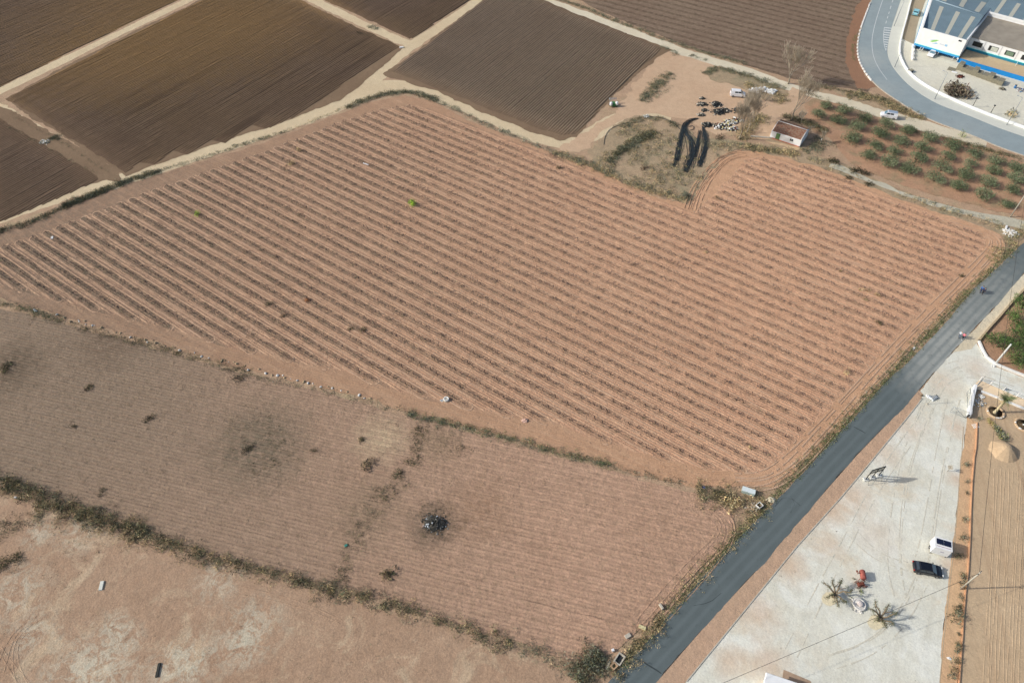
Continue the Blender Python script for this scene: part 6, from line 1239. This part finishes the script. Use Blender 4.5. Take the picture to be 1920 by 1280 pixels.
heap('boulder', 'large pale boulder at the road edge beside the metal cabinets', 'boulder', 1446, 937, .75, .5, [plain('boulder_pale', sr(204, 194, 168), .9, var=.15)], 3, 2)
heap('rubble', 'scattered earth and rubble between brick-topped box and straw bush', 'rubble', 1408, 950, 1.1, .2, [M_verge, M_conc, M_stw], 24, 7)
# well ring and stone in the vineyard
t = thing('well_ring', 'pale round concrete well ring at the lower end of the vine rows', 'well', P(837, 750)); torus(.42, .12, .35, m=M_wash, n=16).build('rim', t); mb = MB(); mb.lathe([(.55, 0), (.5, .35), (.3, .36)], M_conc, n=16); mb.build('base', t)
heap('stone', 'pale stone beside the pale concrete well ring', 'stone', 829, 751, .4, .25, [M_wash, M_wash], 3, 4); heap('stone', 'pinkish boulder in the lowest vine rows right of the well ring', 'stone', 984, 789, .7, .5, [plain('pink_stone', sr(196, 164, 148), .9)], 2, 6)
slab('white plank lying across the vine rows in the upper part of the red field', 686, 308, 1.7, .3, .06, -.5, M_white); slab('crumpled white sheet near the left end of the red field', 98, 446, .5, .9, .08, .3, M_whitepl)
slab('white weathered board at the corner of the ploughed fields where the tracks meet', 753, 90, 1.2, .7, .3, .2, M_wash)
slab('blue plastic crate lid at the lower vineyard edge left of the cabinets', 1319, 914, .5, .4, .2, .2, plain('blue_plastic', sr(58, 70, 130), .5))
slab('turquoise plastic bag in the weedy field left of the burnt heap', 649, 1023, .5, .4, .2, .6, plain('teal_plastic', sr(60, 130, 118), .6))
slab('white stained mattress lying on the bare lot at the left', 191, 1098, .55, 1.5, .2, .15, plain('dirty_white', sr(206, 208, 198), .9, var=.1)); slab('dark broken plank on the bare lot at the bottom', 297, 1256, .35, 2.0, .2, .1, plain('charred', sr(56, 58, 54), .9, var=.2))
slab('white block at the left end of the stony bank hedge', 30, 933, .35, .3, .3, .2, M_wash); slab('pale curved tyre-like scrap on the verge of the dark road', 1713, 653, .9, .4, .12, .8, M_wash)
# stones along the bank: each a stone
g = random.Random(21); stm = []
for k in range(5):
    mb = MB(); mb.blob((0, 0, .1), (.28, .2, .2), M_stw if k % 2 else M_wash, k, .25, 7, 5); ob = mb.build('stone'); stm.append(ob.data); bpy.data.objects.remove(ob)
bank = [(60, 580), (130, 598), (200, 619), (262, 636), (330, 652), (400, 672), (470, 690), (545, 712), (630, 731), (700, 750)]
bw = densify(W(bank), .9, 0, closed=False)
for i, p in enumerate(bw):
    if g.random() < .35: continue
    o = link('stone', stm[g.randrange(5)], None, (p[0] + g.gauss(0, .35), p[1] + g.gauss(0, .3), 0)); o.rotation_euler = (0, 0, g.uniform(0, 6)); s = g.uniform(.4, 1.2); o.scale = (s, s, s)
    tag(o, 'pale stone in the stony bank under the vineyard', 'stone', 'stones along the bank')
# ------------------------------------------------------------------ burnt heap, rubbish, sacks, hoses
M_char = plain('charred_soil', sr(74, 72, 66), .95, var=.3, sc_=3); M_grey = plain('ash_grey', sr(118, 118, 116), .9, var=.2); M_bright = plain('foil', sr(186, 194, 200), .8, var=.1)
heap('burnt_heap', 'charred heap of burnt rubbish with bright specks in the weedy field', 'burnt heap', 815, 982, 1.9, .8, [M_char, M_char, M_grey, M_char, M_char, M_char, M_grey, M_char, M_dark, M_char, M_char, M_char, M_dark, M_bright], 90, 3, .2)
M_blk = plain('black_plastic', sr(44, 48, 50), .8, var=.2)
BL = [M_blk, M_blk, M_char, M_dark, M_char, M_conc]
RB = [(1342, 197, 1.5, 1.0, 'tall black heap at the upper end of the rubbish by the waste ground'), (1347, 211, 1.7, .8, 'black heap in the middle of the rubbish, below the tall one'), (1358, 208, 1.5, .6, 'dark heap with white scraps right of the middle black heap'), (1385, 208, 1.7, .8, 'lone black heap nearest the clump of bare trees'), (1325, 235, 1.3, .6, 'small black heap left of the rubbish, by the hose ends'), (1316, 196, 1.3, .4, 'flat black patch of rubbish left of the tall black heap'), (1316, 185, .6, .3, 'smallest black lump at the top left of the rubbish'), (1321, 207, .8, .35, 'brown-black lump below the flat black patch'), (1315, 216, .9, .35, 'brown-black lump nearest the bend of the black hoses')]
for u, v, r, h, l in RB: heap('rubbish_heap', l, 'rubbish heap', u, v, r, h, BL, 34, 2, .35)
WH = [M_char, M_whitepl, M_conc, M_dark, M_char, M_rust, M_blk, M_wash, plain('yellowed_plastic', sr(210, 196, 140), .7)]
for u, v, r, h, l in ((1352, 238, 2.0, .5, 'light rubbish with white and yellow scraps, lowest of the rubbish heaps'), (1368, 230, 1.6, .5, 'white plastic scraps and dark rags in the middle of the rubbish'), (1383, 226, 1.5, .45, 'mixed pale rubbish at the right end, beside the bare tree clump'), (1372, 242, 1.4, .5, 'dark rubbish with white bags at the lower right of the heaps')): heap('rubbish_heap', l, 'rubbish heap', u, v, r, h, WH, 50, 5, .36)
for u, v, r, l in ((1415, 172, 1.7, 'heap of white sacks, the left and tallest part beside the white van'), (1431, 170, 1.5, 'heap of white sacks, the middle part'), (1446, 174, 1.6, 'heap of white sacks, the right part nearest the tallest bare tree')):
    g = random.Random(int(u)); t = thing('sack_pile', l, 'sacks', P(u, v)); mb = MB()
    for k in range(22): a = g.uniform(0, 6.28); q = math.sqrt(g.random()) * r; mb.blob((q * math.cos(a), q * math.sin(a) * .7, .25 + max(0, .7 - q * .4) * g.random()), (g.uniform(.25, .5), g.uniform(.2, .4), g.uniform(.2, .35)), M_whitepl, k, .25, 7, 5)
    mb.build('sacks', t); mb = MB(); mb.blob((0, 0, .1), (r * .9, r * .6, .5), M_whitepl, 9, .2, 10, 5, 0); mb.build('lower_sacks', t)
M_hose = plain('black_hose', sr(50, 58, 62), .5, var=.12)
HS = [([(1309, 223), (1294, 226), (1283, 236), (1278, 252), (1274, 275), (1269, 298), (1262, 314)], 14, .9, 'leftmost long bundle of black irrigation hose, curving up to the right'),
      ([(1283, 238), (1286, 250), (1296, 262), (1299, 280), (1296, 300), (1284, 322)], 16, 1.3, 'widest bundle of black irrigation hose, second from the left'),
      ([(1312, 245), (1309, 262), (1305, 285), (1295, 305), (1284, 324)], 10, .6, 'thin bundle of black irrigation hose, third from the left'),
      ([(1316, 238), (1322, 256), (1323, 275), (1316, 295), (1311, 314)], 14, .9, 'rightmost bundle of black irrigation hose, short and thick')]
for pts, n, wd, l in HS:
    c = smooth_poly(W(pts), 2, False); g = random.Random(n * 3); mb = MB(); m_ = len(c)
    for k in range(int(n * 1.9)):
        o1 = g.gauss(0, wd * .42); ph = g.uniform(0, 6); s0, s1 = g.randrange(0, max(1, m_ // 4)), m_ - g.randrange(0, m_ // 5); q = []
        for i in range(s0, s1):
            a, b = c[max(i - 1, 0)], c[min(i + 1, m_ - 1)]; d = math.dist(a, b) or 1; of_ = (o1 + .15 * math.sin(i * .6 + ph)) * (.35 + .65 * min(1, i / (m_ * .3))); q.append((c[i][0] - (b[1] - a[1]) / d * of_, c[i][1] + (b[0] - a[0]) / d * of_, .08 + .25 * g.random()))
        mb.tube(q, .045, M_hose, 4)
    tag(mb.build('irrigation_hose'), l, 'hose')
for pts, l in (([(1132, 272), (1134, 258), (1140, 246), (1152, 238), (1178, 230)], 'single black hose arching through the scrub near the track bend'), ([(1214, 219), (1240, 221), (1262, 230), (1276, 244)], 'single black hose running from the grey scrub to the hose bundles'), ([(1292, 238), (1300, 236), (1301, 243), (1294, 245)], 'small loop of black hose between the bundles')):
    c = smooth_poly(W(pts), 2, False); mb = MB(); mb.tube([(x, y, .12) for x, y in c], .07, M_hose, 5); tag(mb.build('irrigation_hose'), l, 'hose')
heap('rubble', 'broken white slabs and rubble at the right tip of the vineyard', 'rubble', 1893, 437, 1.6, .35, [M_stw, M_wash, M_conc, M_wash], 44, 11, .3); slab('big white slab propped up at the right tip of the vineyard by the channel', 1885, 429, 1.4, .35, .5, 1.0, M_white)
heap('litter', 'white scrap of litter in the scrub bank at the upper left of the hoses', 'litter', 1212, 219, .8, .15, [M_wash, M_wash, M_whitepl], 12, 3); heap('litter', 'white plastic scraps lying in the lower part of the orange strip', 'litter', 1779, 1234, .25, .1, [M_whitepl, M_whitepl], 10, 5, .12)
heap('stone_pile', 'pale stones and concrete scraps among weeds beside the left field track', 'stones', 84, 266, 1.3, .3, [M_conc, M_wash, M_stw], 26, 4, .25)
# ------------------------------------------------------------------ walkers
def skin_fig(name, pts, edges, rad, mat, parent, lv=2):
    me = bpy.data.meshes.new(name); me.from_pydata(pts, edges, []); me.materials.append(mat); o = link(name, me, parent)
    m = o.modifiers.new('s', 'SKIN'); me.skin_vertices.new() if not me.skin_vertices else None
    for i, r in enumerate(rad): me.skin_vertices[0].data[i].radius = (r, r) if not isinstance(r, tuple) else r
    me.skin_vertices[0].data[0].use_root = True
    sd = o.modifiers.new('d', 'SUBSURF'); sd.levels = lv; sd.render_levels = lv; return o
def person(label, u, v, face, h, skin, top, leg, hair, stride=.28, seed=0, dark_shoe=None):
    t = thing('person', label, 'person', P(u, v), face); k = h / 1.72; s = stride
    J = {'pel': (0, 0, .95), 'wai': (0, 0, 1.08), 'che': (.02, 0, 1.30), 'nec': (.03, 0, 1.47), 'hb': (.05, 0, 1.56), 'ht': (.05, 0, 1.70),
         'lh': (0, .10, .90), 'lk': (s * .55, .10, .50), 'la': (s * .75, .10, .08), 'lt': (s * .75 + .17, .11, .04), 'rh': (0, -.10, .90), 'rk': (-s * .05, -.10, .50), 'ra': (-s * .85, -.10, .12), 'rt': (-s * .85 + .15, -.11, .04),
         'ls': (.02, .19, 1.42), 'le': (-.10, .25, 1.15), 'lw': (.0, .26, .92), 'rs': (.02, -.19, 1.42), 're': (.06, -.25, 1.16), 'rw': (.22, -.25, .97)}
    Rd = {'pel': .13, 'wai': .12, 'che': (.13, .17), 'nec': .055, 'hb': .085, 'ht': .085, 'lh': .09, 'lk': .06, 'la': .042, 'lt': .035, 'rh': .09, 'rk': .06, 'ra': .042, 'rt': .035, 'ls': .065, 'le': .042, 'lw': .03, 'rs': .065, 're': .042, 'rw': .03}
    E_ = [('pel', 'wai'), ('wai', 'che'), ('che', 'nec'), ('nec', 'hb'), ('hb', 'ht'), ('pel', 'lh'), ('lh', 'lk'), ('lk', 'la'), ('la', 'lt'), ('pel', 'rh'), ('rh', 'rk'), ('rk', 'ra'), ('ra', 'rt'), ('che', 'ls'), ('ls', 'le'), ('le', 'lw'), ('che', 'rs'), ('rs', 're'), ('re', 'rw')]
    nm = list(J); pts = [tuple(c * k for c in J[n]) for n in nm]; rad = [tuple(x * k for x in Rd[n]) if isinstance(Rd[n], tuple) else Rd[n] * k for n in nm]
    # hands: palm, four curled fingers and a thumb
    for w_, sy in (('lw', 1), ('rw', -1)):
        w0 = Vector(J[w_]); pl = len(pts); pts.append(tuple((w0 + Vector((.02, 0, -.07))) * k)); rad.append(.032 * k); E_.append((w_, pl)); nm.append(pl)
        for f_ in range(4): b = len(pts); pts.append(tuple((w0 + Vector((-.01 + f_ * .019, sy * .005, -.12 - .01 * (f_ in (1, 2))))) * k)); rad.append(.009); nm.append(b); E_.append((pl, b)); c_ = len(pts); pts.append(tuple((w0 + Vector((.0 + f_ * .019, -sy * .02, -.15))) * k)); rad.append(.008); nm.append(c_); E_.append((b, c_))
        b = len(pts); pts.append(tuple((w0 + Vector((.055, -sy * .02, -.09))) * k)); rad.append(.010); nm.append(b); E_.append((pl, b))
    # face: nose, ears
    for off in ((.095, 0, .03), (.0, .085, .03), (.0, -.085, .03)):
        b = len(pts); hb = Vector(J['hb']) + Vector((0, 0, .04)); pts.append(tuple((hb + Vector(off)) * k)); rad.append(.014); nm.append(b); E_.append(('hb', b))
    idx = {n: i for i, n in enumerate(nm)}; ed = [(idx[a], idx[b]) for a, b in E_]; order = list(range(len(pts)))
    skin_fig('body', pts, ed, rad, skin, t)
    def sub(name, names, grow, mat, mv=None):
        p = [tuple(Vector(J[n]) * k) for n in names]; r = [((Rd[n][0] + grow) * k, (Rd[n][1] + grow) * k) if isinstance(Rd[n], tuple) else (Rd[n] + grow) * k for n in names]; ix = {n: i for i, n in enumerate(names)}
        skin_fig(name, p, [(ix[a], ix[b]) for a, b in E_ if a in ix and b in ix], r, mat, t)
    sub('shirt', ['pel', 'wai', 'che', 'ls', 'le', 'lw', 'rs', 're', 'rw'], .016, top); sub('trousers', ['pel', 'lh', 'lk', 'la', 'rh', 'rk', 'ra'], .018, leg)
    mb = MB(); c = Vector(J['ht']) * k; mb.blob((c.x - .025, c.y, c.z - .02), (.115 * k, .105 * k, .11 * k), hair, seed, .04, 12, 8, -.6); mb.build('hair', t)
    for n_ in ('lt', 'rt'): mb = MB(); q = Vector(J[n_]) * k; mb.box((q.x - .07, q.y, .045), (.28 * k, .1, .09), dark_shoe or M_dark, taper=.8); mb.build('shoe', t)
    hb = Vector(J['hb']) * k
    for s_ in (-1, 1): mb = MB(); mb.blob((hb.x + .082 * k, s_ * .032, hb.z + .055), (.012, .014, .009), M_glass, 1, 0, 8, 6, -1); mb.build('eye', t)
    mb = MB(); mb.blob((hb.x + .083 * k, 0, hb.z - .018), (.008, .028, .008), plain('lips', sr(170, 96, 86), .6), 1, 0, 8, 6, -1); mb.build('mouth', t)
S1 = plain('skin', sr(190, 146, 120), .6, var=.04); HB = plain('hair_dark', sr(56, 46, 40), .8, var=.1); HG = plain('hair_grey', sr(150, 144, 136), .8, var=.1)
C_b1 = plain('cloth_blue', sr(60, 110, 170), .9, var=.1); C_b2 = plain('cloth_navy', sr(36, 52, 86), .9, var=.1); C_w = plain('cloth_pale', sr(196, 206, 216), .9, var=.06); C_p = plain('cloth_pink', sr(236, 130, 146), .9, var=.06); C_g = plain('cloth_grey', sr(104, 116, 130), .9, var=.1); C_k = plain('cloth_black', sr(40, 40, 46), .9, var=.1)
rd = rz_dir(1700, 690, 1840, 545)
person('person in light blue top walking beside one in navy at the grassy road edge', 1837, 548, rd + math.pi, 1.72, S1, C_b1, C_b2, HB, seed=1)
person('person all in navy walking beside one in light blue at the road edge', 1841, 551, rd + math.pi, 1.66, S1, C_b2, C_k, HB, seed=2)
person('person in pale top and grey trousers walking where the side road joins', 1796.5, 633, rd, 1.72, S1, C_w, C_g, HG, seed=3)
person('person in bright pink top and black trousers walking where the side road joins', 1803, 636, rd, 1.64, S1, C_p, C_k, HB, seed=4, dark_shoe=M_whitepl)
